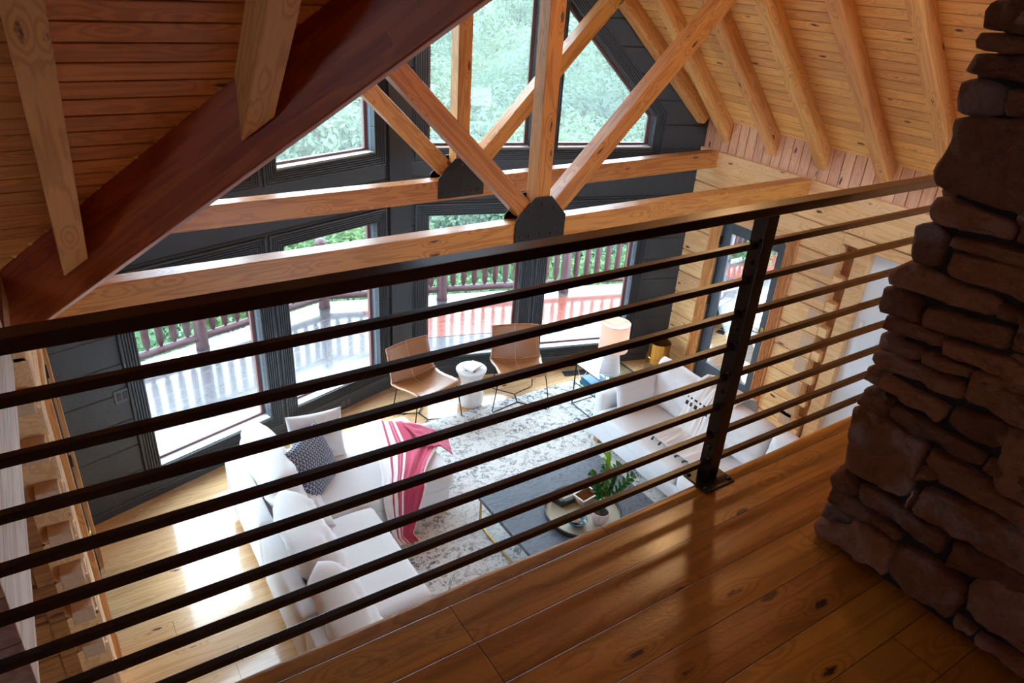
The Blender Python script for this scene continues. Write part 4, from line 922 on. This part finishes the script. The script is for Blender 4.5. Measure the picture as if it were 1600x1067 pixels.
# ------------------------------------------------------------------ coffee table
TX0, TX1, TY0, TY1, TZ = 2.625, 3.935, 3.28, 4.125, 0.345
ct = thing('coffee_table', 'low blackened oak coffee table with thin brass frame', 'coffee table', ((TX0 + TX1) / 2, (TY0 + TY1) / 2, 0.018))
MB().box(TX0, TX1, TY0, TY1, TZ - 0.04, TZ).build('tabletop', 'darkoak', ct, bevel=0.002)
b = 0.016
mb = MB().box(TX0 + .01, TX1 - .01, TY0 + .01, TY0 + .01 + b, TZ - 0.056, TZ - 0.040).box(TX0 + .01, TX1 - .01, TY1 - .01 - b, TY1 - .01, TZ - 0.056, TZ - 0.040)
mb.box(TX0 + .01, TX0 + .01 + b, TY0 + .01, TY1 - .01, TZ - 0.056, TZ - 0.040).box(TX1 - .01 - b, TX1 - .01, TY0 + .01, TY1 - .01, TZ - 0.056, TZ - 0.040); mb.build('top_frame', 'brass', ct, bevel=0.001)
for x in (TX0 + .01, TX1 - .01 - b):
    for y in (TY0 + .01, TY1 - .01 - b): MB().box(x, x + b, y, y + b, 0.018, TZ - 0.056).build('leg', 'brass', ct, bevel=0.001)
    MB().box(x, x + b, TY0 + .01 + b, TY1 - .01 - b, 0.018, 0.034).build('floor_rail', 'brass', ct, bevel=0.001)
TR = (3.285, 3.51)
tr = thing('tray', 'round champagne coloured tray with dark outer rim on the coffee table', 'tray', (*TR, TZ))
MB().lathe([(0.0, 0.0), (0.30, 0.0), (0.322, 0.008), (0.322, 0.012), (0.0, 0.012)], (*TR, TZ), 64, False, False).build('tray_base', 'tray', tr)
MB().lathe([(0.318, 0.004), (0.327, 0.004), (0.331, 0.045), (0.320, 0.045), (0.316, 0.012)], (*TR, TZ), 64, False, False).build('rim', 'black', tr, smooth=False)
TB = TZ + 0.0125
bw = thing('bowl', 'small dark teal glazed bowl on the tray', 'bowl', (3.15, 3.42, TB))
MB().lathe([(0.0, 0.0), (0.035, 0.0), (0.045, 0.006), (0.078, 0.035), (0.088, 0.055), (0.082, 0.056), (0.070, 0.036), (0.03, 0.014), (0.0, 0.012)], (3.15, 3.42, TB), 40, False, False).build('bowl_body', 'bowl', bw, smooth=True)
mb = MB(); pts = []
for i in range(10):
    pr_ = []
    a0 = i / 9; 
    pr_ = [(0.04 * math.sin(math.pi * (0.08 + 0.9 * a0)) * (1 + 0.12 * math.cos(t_ * 6 * 2 * math.pi / 24 * 1.0 + i)) * math.cos(t_ * 2 * math.pi / 24) + 3.145, 0.032 * math.sin(math.pi * (0.08 + 0.9 * a0)) * (1 + 0.12 * math.cos(t_ * 6 * 2 * math.pi / 24 + i)) * math.sin(t_ * 2 * math.pi / 24) + 3.42, TB + 0.022 + 0.05 * a0) for t_ in range(24)]
    pts.append(pr_)
mb.rings(pts); o = mb.build('seashell', 'shell', None, smooth=True); tag(o, 'small cream seashell sitting in the teal bowl', 'seashell')
# open woven box
bx = thing('woven_box', 'open rectangular woven box with pale rim on the tray', 'box', (3.40, 3.62, TB), 0.15)
a_, b_, h_ = 0.095, 0.065, 0.07
MB().box(-a_, a_, -b_, b_, 0, 0.006).box(-a_, -a_ + .007, -b_, b_, 0, h_).box(a_ - .007, a_, -b_, b_, 0, h_).box(-a_, a_, -b_, -b_ + .007, 0, h_).box(-a_, a_, b_ - .007, b_, 0, h_).build('box_body', 'basket', bx, local=True)
MB().box(-a_ - .003, -a_ + .009, -b_ - .003, b_ + .003, h_, h_ + .005).box(a_ - .009, a_ + .003, -b_ - .003, b_ + .003, h_, h_ + .005).box(-a_, a_, -b_ - .003, -b_ + .009, h_, h_ + .005).box(-a_, a_, b_ - .009, b_ + .003, h_, h_ + .005).build('rim', 'paper', bx, local=True)
# black V sculpture
kn = thing('sculpture', 'matte black chunky angular V shaped sculpture on the tray', 'sculpture', (3.175, 3.66, TB), -0.35)
for k, (a, l) in enumerate(((0.35, 0.13), (2.15, 0.10))):
    mb = MB().box(-0.012, l, -0.020, 0.020, 0.0, 0.065 if k else 0.05); o = mb.build('arm', 'black', kn, local=True, bevel=0.004); o.rotation_euler = (0, 0, a); o.location = (0, 0, 0.0)
# plant
PX, PY = 3.335, 3.345
pl = thing('potted_plant', 'small green zz plant in a ribbed pale pink pot on the tray', 'plant', (PX, PY, TB))
n = 72; rs = []
for r_, z_ in ((0.050, 0.0), (0.062, 0.03), (0.072, 0.07), (0.078, 0.125), (0.070, 0.125), (0.066, 0.10)):
    rs.append([(PX + (r_ * (1 + (0.035 if i % 3 == 0 else -0.01) * (1 if r_ > .055 and z_ < .12 else 0))) * math.cos(2 * math.pi * i / n), PY + (r_ * (1 + (0.035 if i % 3 == 0 else -0.01) * (1 if r_ > .055 and z_ < .12 else 0))) * math.sin(2 * math.pi * i / n), TB + z_) for i in range(n)])
MB().rings(rs, True, True, False).build('pot', 'potpink', pl)
MB().lathe([(0.0, 0.108), (0.067, 0.103)], (PX, PY, TB), 24, False, False).build('soil', 'soil', pl)
def leafblade(mb, p, d, n_, l, w):
    d = d.normalized(); s_ = d.cross(n_).normalized(); n_ = s_.cross(d)
    pr = [(0, 0), (0.25, .8), (0.5, 1.0), (0.75, .7), (1, 0)]; vs = [p]; 
    for t_, ww in pr[1:-1]:
        for sg in (-1, 0, 1): vs.append(p + d * l * t_ + s_ * sg * ww * w + n_ * (0.12 * l * (sg * sg) - 0.1 * l * t_ * t_))
    vs.append(p + d * l - n_ * .1 * l); b_ = [(0, 1, 2), (0, 2, 3), (1, 4, 5, 2), (2, 5, 6, 3), (4, 7, 8, 5), (5, 8, 9, 6), (7, 10, 8), (8, 10, 9)]
    mb.add([tuple(v) for v in vs], b_)
for k, (ex, ey, ez, new) in enumerate(((0.075, 0.10, 0.47, 1), (0.23, -0.03, 0.30, 0), (-0.05, 0.10, 0.33, 0), (0.10, -0.09, 0.22, 0), (0.02, 0.05, 0.40, 0), (0.17, 0.07, 0.36, 0))):
    p0 = Vector((PX + ex * .08, PY + ey * .08, TB + 0.10)); p1 = p0 + Vector((ex, ey, ez)); mid = (p0 + p1) / 2 + Vector((-ex * .25, -ey * .25, 0.03))
    cv = [p0.lerp(mid, t_).lerp(mid.lerp(p1, t_), t_) for t_ in [i / 9 for i in range(10)]]
    st_ = MB().tube(cv, [0.005 - 0.0003 * i for i in range(10)], 6).build('stem', 'leaf', pl, smooth=True)
    mb = MB(); mbn = MB()
    for i in range(3, 10):
        t_ = (cv[i] - cv[i - 1]).normalized(); side = t_.cross(Vector((0.3, -0.8, 0.5))).normalized()
        for sg in (-1, 1): leafblade(mbn if new and i >= 7 else mb, cv[i], side * sg + t_ * 0.9, Vector((0.1, -0.5, 1)), 0.082 if i < 9 else 0.06, 0.022)
    leafblade(mbn if new else mb, cv[9], (cv[9] - cv[8]), Vector((0, -1, .4)), 0.05, 0.014)
    mb.build('leaves', 'leaf', st_, smooth=True)
    if new: mbn.build('new_leaves', 'leafnew', st_, smooth=True)

# ------------------------------------------------------------------ leather chairs
def chair(label, loc, rz):
    t = thing('lounge_chair', label, 'chair', loc, rz, 'leather chairs in front of the windows')
    pr = [(0.335, 0.80), (0.30, 0.70), (0.262, 0.58), (0.222, 0.475), (0.20, 0.432), (0.165, 0.408), (0.09, 0.405), (-0.03, 0.425), (-0.15, 0.447), (-0.24, 0.452), (-0.275, 0.437)]
    def fn(u, v):
        f = v * (len(pr) - 1); i = min(int(f), len(pr) - 2); f -= i; a = u * 2 - 1
        y = pr[i][0] * (1 - f) + pr[i + 1][0] * f; z = pr[i][1] * (1 - f) + pr[i + 1][1] * f
        w_ = 0.27 + 0.025 * math.sin(min(1, max(0, (v - 0.2) / .5)) * math.pi) - (0.012 if v > .9 else 0)
        cup = 0.03 * a * a
        if v < 0.42: y -= cup
        else: z += cup * 1.2
        return (a * w_, y, z)
    mb = MB(); mb.grid(fn, 16, 40); o = mb.build('seat_shell', 'leather', t, smooth=True, solid=0.018, local=True, bevel=0.0)
    s1 = [Vector(fn(0.5, i / 30)) + Vector((0, -0.010, 0.010)) for i in range(31)]
    MB().tube(s1, 0.0022, 5).build('seam_stitching', 'stitch', t, local=True)
    s2 = [Vector(fn(0.06 + 0.88 * i / 20, 0.42)) + Vector((0, -0.009, 0.009)) for i in range(21)]; MB().tube(s2, 0.0022, 5).build('seam_stitching', 'stitch', t, local=True)
    e = [Vector(fn(0.0, i / 40)) for i in range(41)] + [Vector(fn(i / 16, 1)) for i in range(1, 17)] + [Vector(fn(1, 1 - i / 40)) for i in range(1, 41)] + [Vector(fn(1 - i / 16, 0)) for i in range(1, 17)]
    MB().tube(e, 0.0035, 5).build('edge_stitching', 'stitch', t, local=True)
    for sg in (-1, 1):
        x = sg * 0.265
        mb = MB().tube([(x * .96, -0.21, 0.440), (x * 1.02, -0.235, 0.38), (x * 1.22, -0.255, 0.02), (x * 1.18, -0.25, 0.008), (0.0, -0.07, 0.008)], 0.006, 6); mb.build('front_leg', 'wire', t, local=True)
        mb = MB().tube([(0.0, 0.10, 0.008), (x * 0.86, 0.245, 0.008), (x * 0.90, 0.25, 0.02), (x * 0.80, 0.19, 0.40)], 0.006, 6); mb.build('rear_leg', 'wire', t, local=True)
    MB().tube([(0.0, -0.07, 0.008), (0.0, 0.10, 0.008)], 0.008, 6).build('floor_bar', 'wire', t, local=True)
    MB().tube([(-0.25, -0.205, 0.442), (0.25, -0.205, 0.442)], 0.005, 6).build('seat_bar', 'wire', t, local=True)
    MB().tube([(-0.21, 0.17, 0.40), (0.21, 0.17, 0.40)], 0.005, 6).build('seat_bar', 'wire', t, local=True)
    return t
chair('tan leather sling chair with wire legs left of the white drum stool', (2.985, 5.88, 0.004), math.radians(11))
chair('tan leather sling chair with wire legs right of the white drum stool', (4.075, 5.71, 0.016), math.radians(-22))
# white drum side table and papers
st = MB().lathe([(0.0, 0.0), (0.115, 0.0), (0.135, 0.015), (0.148, 0.09), (0.142, 0.16), (0.118, 0.225), (0.105, 0.265), (0.118, 0.32), (0.150, 0.40), (0.168, 0.435), (0.172, 0.450), (0.165, 0.457), (0.0, 0.457)], (0, 0, 0), 48, False, False).build('drum_stool', 'white', None, smooth=True)
st.location = (3.575, 5.90, 0.002); tag(st, 'white ceramic hourglass drum stool between the two leather chairs', 'side table')
for k, (lb, w, d_, h, rz, dz, mt) in enumerate((('grey booklet at the bottom of the small pile on the white drum stool', .16, .11, .012, .75, 0, 'greybook'), ('white book on top of the small pile on the white drum stool', .19, .145, .020, .35, .012, 'paper'))):
    b = thing('book', lb, 'book', (3.585, 5.90, 0.460 + dz), rz, 'books on the white drum stool')
    MB().box(-w / 2, w / 2, -d_ / 2, d_ / 2, 0, 0.002).box(-w / 2, w / 2, -d_ / 2, d_ / 2, h - 0.002, h).box(-w / 2, -w / 2 + .002, -d_ / 2, d_ / 2, 0, h).build('cover', mt, b, local=True)
    MB().box(-w / 2 + .002, w / 2 - .003, -d_ / 2 + .003, d_ / 2 - .003, 0.002, h - 0.002).build('pages', 'paper', b, local=True)

# ------------------------------------------------------------------ glass side table, books, lamp
SX0, SX1, SY0, SY1, SZ = 4.60, 5.06, 4.80, 5.34, 0.54
gt = thing('side_table', 'thin wire framed glass side table behind the arm of the right sofa', 'side table', ((SX0 + SX1) / 2, (SY0 + SY1) / 2, 0.016))
for x in (SX0, SX1):
    for y in (SY0, SY1): MB().box(x - .005, x + .005, y - .005, y + .005, 0.016, SZ).build('leg', 'wire', gt)
for z, nm in ((0.018, 'floor_rail'), (0.30, 'shelf_rail'), (SZ - 0.006, 'top_rail')):
    MB().box(SX0, SX1, SY0 - .004, SY0 + .004, z, z + .008).box(SX0, SX1, SY1 - .004, SY1 + .004, z, z + .008).box(SX0 - .004, SX0 + .004, SY0, SY1, z, z + .008).box(SX1 - .004, SX1 + .004, SY0, SY1, z, z + .008).build(nm, 'wire', gt)
MB().box(SX0 - .004, SX1 + .004, SY0 - .004, SY1 + .004, SZ + .002, SZ + 0.010).build('glass_top', 'tglass', gt)
MB().box(SX0 + .004, SX1 - .004, SY0 + .004, SY1 - .004, 0.308, 0.314).build('glass_shelf', 'tglass', gt)
zz = 0.3145
for k, (lb, mt, w, d_, h, x, y, rz) in enumerate((('teal book under the blue book on the glass table shelf', 'tealbook', .24, .30, .03, 4.76, 5.15, 0.05), ('blue spined book on top of the teal book on the glass table shelf', 'wax', .22, .28, .035, 4.765, 5.16, -0.05),
        ('charcoal book under the coral book on the glass table shelf', 'greybook', .20, .16, .03, 4.74, 4.90, 0.0), ('coral red book on top of the charcoal book on the glass table shelf', 'redbook', .18, .15, .028, 4.745, 4.905, 0.06))):
    z0 = zz if k in (0, 2) else zz + 0.0305
    b = thing('book', lb, 'book', (x, y, z0), rz, 'books on the glass table shelf')
    MB().box(-w / 2, w / 2, -d_ / 2, d_ / 2, 0, 0.003).box(-w / 2, w / 2, -d_ / 2, d_ / 2, h - 0.003, h).box(-w / 2, -w / 2 + .003, -d_ / 2, d_ / 2, 0, h).build('cover', mt, b, local=True)
    MB().box(-w / 2 + .003, w / 2 - .004, -d_ / 2 + .004, d_ / 2 - .004, 0.003, h - 0.003).build('pages', 'paper', b, local=True)
LX, LY = 4.80, 5.01; LZ = SZ + 0.0105
lp = thing('table_lamp', 'table lamp with ribbed grey ceramic base and white linen drum shade', 'lamp', (LX, LY, LZ))
MB().lathe([(0.0, 0.0), (0.108, 0.0), (0.112, 0.01), (0.100, 0.10), (0.082, 0.22), (0.070, 0.315), (0.060, 0.325), (0.0, 0.325)], (LX, LY, LZ), 48, False, False).build('lamp_base', 'lampbase', lp, smooth=True)
MB().lathe([(0.012, 0.325), (0.012, 0.40)], (LX, LY, LZ), 12).build('socket', 'brass', lp)
MB().lathe([(0.158, 0.295), (0.152, 0.60), (0.1495, 0.60), (0.1555, 0.295)], (LX, LY, LZ), 64, False, False).build('lamp_shade', 'shade', lp, smooth=True)
mb = MB().lathe([(0.155, 0.597), (0.155, 0.603), (0.149, 0.603), (0.149, 0.597)], (LX, LY, LZ), 64, False, False); mb.build('shade_trim', 'warmlinen', lp)
mb = MB()
for k in range(3): a = k * 2.094; mb.tube([(LX, LY, LZ + .56), (LX + .15 * math.cos(a), LY + .15 * math.sin(a), LZ + .59)], 0.002, 5)
mb.build('harp', 'wire', lp)
MB().lathe([(0.0, 0.0), (0.02, 0.01), (0.03, 0.05), (0.02, 0.085), (0.012, 0.10)], (LX, LY, LZ + 0.40), 16, False, False).build('bulb', 'white', lp, smooth=True)
ld = bpy.data.lights.new('lamp_bulb_light', 'POINT'); ld.energy = 1.1; ld.color = (1.0, 0.70, 0.48); ld.shadow_soft_size = 0.05
lo = bpy.data.objects.new('lamp_bulb_light', ld); COL.objects.link(lo); lo.parent = lp; lo.location = (0, 0, 0.53)
MB().tube([(LX + .02, LY + .105, LZ + .006), (4.85, 5.34, .56), (4.90, 5.42, .40), (5.0, 5.7, .02), (5.22, 6.04, .012), (5.26, 6.085, .12)], 0.003, 6).build('power_cord', 'white', lp, smooth=True)
# ------------------------------------------------------------------ brass planter
bp = thing('brass_planter', 'faceted brass planter on a thin wire stand in the corner by the charcoal wall', 'planter', (6.06, 5.50, 0))
n = 16
def fr(r, z): return [(6.06 + r * math.cos(2 * math.pi * i / n), 5.50 + r * math.sin(2 * math.pi * i / n), z) for i in range(n)]
MB().rings([fr(0.10, 0.12), fr(0.13, 0.125), fr(0.135, 0.40), fr(0.130, 0.40), fr(0.125, 0.14), fr(0.0001, 0.135)], True, True, False).build('pot', 'brass', bp)
mb = MB().tube([(6.06 + .138 * math.cos(i * math.pi / 12), 5.50 + .138 * math.sin(i * math.pi / 12), .20) for i in range(24)], 0.004, 6, True); mb.build('ring', 'brass', bp)
for k in range(4):
    a = k * math.pi / 2 + 2.4; MB().tube([(6.06 + .140 * math.cos(a), 5.5 + .140 * math.sin(a), .24), (6.06 + .145 * math.cos(a), 5.5 + .145 * math.sin(a), 0.0)], 0.004, 6).build('leg', 'brass', bp)

# ------------------------------------------------------------------ the deck outside
DZ = -0.10
def dline(x, dy): return YC + K * ((x - L) if x < CX else (W - x)) + dy
DK = 2.72
def deckpoly(name, pts, mat):
    mb = MB().prism([(x, y, DZ - 0.05) for x, y in pts], (0, 0, 0.05)); o = mb.build(name, mat, None, kind='structure'); return o
deckpoly('floor', [(-4, dline(-4, 0.13)), (CX, dline(CX, 0.13)), (CX, dline(CX, DK)), (-4, dline(-4, DK))], 'deckL')
deckpoly('floor', [(CX, dline(CX, 0.13)), (W + 0.2, dline(W + .2, 0.13)), (8.2, dline(W + .2, 0.13) - .0), (8.2, dline(8.2, DK)), (CX, dline(CX, DK))], 'deckR')
deckpoly('floor', [(W + 0.25, 1.0), (12.4, 1.0), (12.4, dline(8.2, DK) + .3), (8.2, dline(8.2, DK)), (8.2, dline(W + .2, .13)), (W + .25, dline(W + .2, .13))], 'deckS')
mb = MB().prism([(3.5, dline(3.5, 1.30), DZ + .001), (8.1, dline(8.1, 1.30), DZ + .001), (8.1, dline(8.1, 2.35), DZ + .001), (3.5, dline(3.5, 2.35), DZ + .001)], (0, 0, 0.004))
o = mb.build('outdoor_mat', 'redmat', None); tag(o, 'wet orange red matting laid along the deck railing outside the right windows', 'mat')
RY = 2.55
rl_ = thing('deck_railing', 'plum stained log railing with pointed balusters around the deck', 'railing', (CX, dline(CX, RY), DZ))
def bal(x, y):
    MB().lathe([(0.0, 0.0), (0.016, 0.012), (0.040, 0.075), (0.044, 0.12), (0.041, 0.64), (0.022, 0.70), (0.02, 0.72)], (x, y, DZ + 0.20), 8, False, False).build('baluster', 'deckpost', rl_, smooth=True)
def dpost(x, y):
    MB().lathe([(0.085, 0.0), (0.078, 0.05), (0.078, 0.93), (0.05, 0.955)], (x, y, DZ), 14).build('post', 'deckpost', rl_, smooth=True)
    MB().lathe([(0.0, 0.90), (0.05, 0.905), (0.078, 0.955), (0.080, 0.985), (0.05, 1.035), (0.0, 1.045)], (x, y, DZ), 16, False, False).build('post_cap', 'deckpost', rl_, smooth=True)
def drail(p, q):
    p, q = Vector(p), Vector(q)
    for z, r_ in ((0.165, 0.050), (0.86, 0.050)):
        n_ = 8; pts = [p.lerp(q, i / n_) + Vector((0, 0, DZ + z + 0.006 * noise.noise(Vector((i, z, p.x))))) for i in range(n_ + 1)]; MB().tube(pts, r_, 10).build('rail', 'deckpost', rl_, smooth=True)
    m = int((q - p).length / 0.158)
    for i in range(1, m): c = p.lerp(q, i / m); bal(c.x, c.y)
ps = [(-2.2, dline(-2.2, RY)), (-0.45, dline(-.45, RY)), (1.30, dline(1.30, RY)), (CX, dline(CX, RY)), (4.72, dline(4.72, RY)), (6.6, dline(6.6, RY)), (8.1, dline(8.1, RY))]
for p in ps: dpost(*p)
for a, b in zip(ps[:-1], ps[1:]): drail((*a, 0), (*b, 0))
rl_ = thing('deck_railing', 'plum stained log railing at the side deck seen through the glass door', 'railing', (10.2, 8.1, DZ))
ps = [(8.45, 7.85), (10.2, 8.05), (12.2, 8.25)]
for p in ps: dpost(*p)
for a, b in zip(ps[:-1], ps[1:]): drail((*a, 0), (*b, 0))
mb = MB().prism([(9.6, 7.25, DZ + .001), (12.2, 7.35, DZ + .001), (12.2, 7.95, DZ + .001), (9.6, 7.75, DZ + .001)], (0, 0, 0.004)); o = mb.build('outdoor_mat', 'redmat', None); tag(o, 'orange red matting on the side deck seen through the glass door', 'mat')
o = MB().box(6.75, 7.45, 4.45, 5.25, DZ, DZ + 0.012).build('doormat', 'stonepatio', None); tag(o, 'grey speckled doormat outside the glass door', 'doormat')
pc_ = thing('patio_chair', 'weathered grey wooden patio chair outside the glass door', 'chair', (8.0, 5.55, DZ), 0.9)
for i in range(5): MB().box(-0.28 + i * .115, -0.28 + i * .115 + .10, -0.28, 0.26, 0.36, 0.385).build('seat_slat', 'stonepatio', pc_, local=True)
for i in range(5):
    MB().box(-0.28 + i * .115, -0.28 + i * .115 + .10, 0.0, 0.022, 0.0, 0.62).build('back_slat', 'stonepatio', pc_, local=True); b_ = [c for c in pc_.children][-1]; b_.location = (0, 0.26, 0.36); b_.rotation_euler = (-0.3, 0, 0)
for sx_ in (-0.31, 0.30):
    for sy_ in (-0.27, 0.24): MB().box(sx_ - .025, sx_ + .025, sy_ - .025, sy_ + .025, 0, 0.55).build('leg', 'stonepatio', pc_, local=True)
    MB().box(sx_ - .05, sx_ + .05, -0.32, 0.30, 0.55, 0.575).build('armrest', 'stonepatio', pc_, local=True)

# ------------------------------------------------------------------ trees and hillside
def hz(x, y):
    d = math.hypot(x - 3, y - 3)
    return -1.6 - 0.16 * max(0, min(d, 26) - 6) + 0.17 * max(0, d - 26) + 0.5 * noise.noise(Vector((x * .12, y * .12, 0)))
mb = MB(); mb.grid(lambda u, v: (-50 + 150 * u, 9.6 + 95 * v, hz(-50 + 150 * u, 9.6 + 95 * v)), 60, 50); mb.uvd = None
o = mb.build('hillside', 'hill', None, smooth=True); o['kind'] = 'stuff'; tag(o, 'green undergrowth covering the hillside below and beyond the deck', 'undergrowth')
def crown(rx, rz, n, lf, seed, mat):
    rg = random.Random(seed); mb = MB(); lobes = [(Vector((rg.uniform(-.6, .6) * rx, rg.uniform(-.6, .6) * rx, rg.uniform(-.5, .6) * rz)), rg.uniform(.35, .6)) for _ in range(13)]
    for i in range(n):
        c, r_ = rg.choice(lobes); v = Vector((rg.gauss(0, 1), rg.gauss(0, 1), rg.gauss(0, 1))).normalized(); rad = r_ * (0.75 + 0.3 * rg.random())
        p = c + Vector((v.x * rx * rad, v.y * rx * rad, v.z * rz * rad))
        nrm = (v + Vector((rg.uniform(-.6, .6), rg.uniform(-.6, .6), rg.uniform(0, .8)))).normalized(); t_ = nrm.cross(Vector((rg.uniform(-1, 1), rg.uniform(-1, 1), 0.1))).normalized(); b_ = nrm.cross(t_)
        s_ = lf * rg.uniform(.6, 1.3); mb.add([tuple(p + t_ * s_), tuple(p + b_ * s_ * .5 + nrm * s_ * .15), tuple(p - t_ * s_), tuple(p - b_ * s_ * .5 + nrm * s_ * .1)], [(0, 1, 2, 3)])
    me = bpy.data.meshes.new('crown'); me.from_pydata(mb.v, [], mb.f); me.materials.append(M[mat]); return me
CR = [crown(2.3, 2.6, 11000, 0.075, s_, 'leaves') for s_ in (1, 2, 3)]
SHR = [crown(0.8, 0.7, 2200, 0.05, s_, 'leaves2') for s_ in (5, 6)]
tk = MB().tube([(0, 0, -6), (0.1, 0, -2), (0.05, 0.1, 0.5)], [0.22, 0.16, 0.08], 8)
rg = random.Random(11); trunk = None
def tree(x, y, top, sc, me, label, group, nm='tree', tr=True):
    global trunk
    z = top - 2.6 * sc; t = thing(nm, label, 'tree' if tr else 'shrub', (x, y, z), rg.uniform(0, 6), group); t.scale = (sc, sc, sc)
    c = bpy.data.objects.new('crown', me); COL.objects.link(c); c.parent = t
    if tr:
        if trunk is None: trunk = tk.build('trunk', 'bark', t, local=True)
        else: q = trunk.copy(); COL.objects.link(q); q.parent = t
TLB = ['low leafy tree just below the deck railing on the near slope', 'leafy tree in the second rank down the slope beyond the deck', 'leafy tree midway across the green valley beyond the deck', 'pale hazy tree on the rising far slope seen through the upper windows', 'small hazy tree high on the far slope seen through the upper windows', 'distant hazy treetop at the top of the far slope']
k = 0
for ring, (d0, cnt, tmin, tmax) in enumerate(((15, 9, -0.6, 0.8), (20, 12, 0.3, 1.6), (27, 14, 1.0, 2.6), (36, 15, 1.8, 3.6), (48, 16, 2.8, 4.4), (62, 16, 4.0, 6.5))):
    for i in range(cnt):
        a = math.radians(-8 + 78 * (i + rg.uniform(.1, .9)) / cnt); d = d0 * rg.uniform(.9, 1.12)
        tree(3 + d * math.sin(a), 3 + d * math.cos(a), rg.uniform(tmin, tmax), rg.uniform(.85, 1.35) * (1 + ring * .16), CR[k % 3], TLB[ring], 'trees beyond the deck'); k += 1
for i in range(34):
    x = -1.5 + i * 0.42 + rg.uniform(-.15, .15); y = dline(min(max(x, -2), 9.5), DK) + rg.uniform(.8, 3.2); sc = rg.uniform(.8, 1.3)
    t = thing('shrub', 'bright green shrub growing just outside the deck railing', 'shrub', (x, y, rg.uniform(-1.3, -0.45)), rg.uniform(0, 6), 'shrubs along the deck railing'); t.scale = (sc, sc, sc)
    c = bpy.data.objects.new('foliage', SHR[i % 2]); COL.objects.link(c); c.parent = t

# ------------------------------------------------------------------ pendant lamp under the ridge (above the frame; its warm light glints on the loft floor)
PLX, PLY, PLZ = 3.30, 2.62, 4.95
pd_ = thing('pendant_lamp', 'warm glass pendant lamp hanging from the ridge above the loft railing', 'lamp', (PLX, PLY, PLZ))
MB().tube([(PLX, PLY, PLZ + .16), (PLX, PLY, KNEE + T * (W - PLX) - 0.02)], 0.006, 8).build('cord', 'wire', pd_)
MB().lathe([(0.0, 0.10), (0.05, 0.10), (0.04, 0.17), (0.0, 0.18)], (PLX, PLY, PLZ), 20, False, False).build('cap', 'steel', pd_, smooth=True)
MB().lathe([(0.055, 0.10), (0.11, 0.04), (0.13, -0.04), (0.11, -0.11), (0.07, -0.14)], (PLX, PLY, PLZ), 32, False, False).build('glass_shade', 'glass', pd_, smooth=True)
pl2 = bpy.data.lights.new('pendant_bulb_light', 'POINT'); pl2.energy = 15; pl2.color = (1.0, 0.60, 0.28); pl2.shadow_soft_size = 0.07
po = bpy.data.objects.new('pendant_bulb_light', pl2); COL.objects.link(po); po.parent = pd_; po.location = (0, 0, 0)
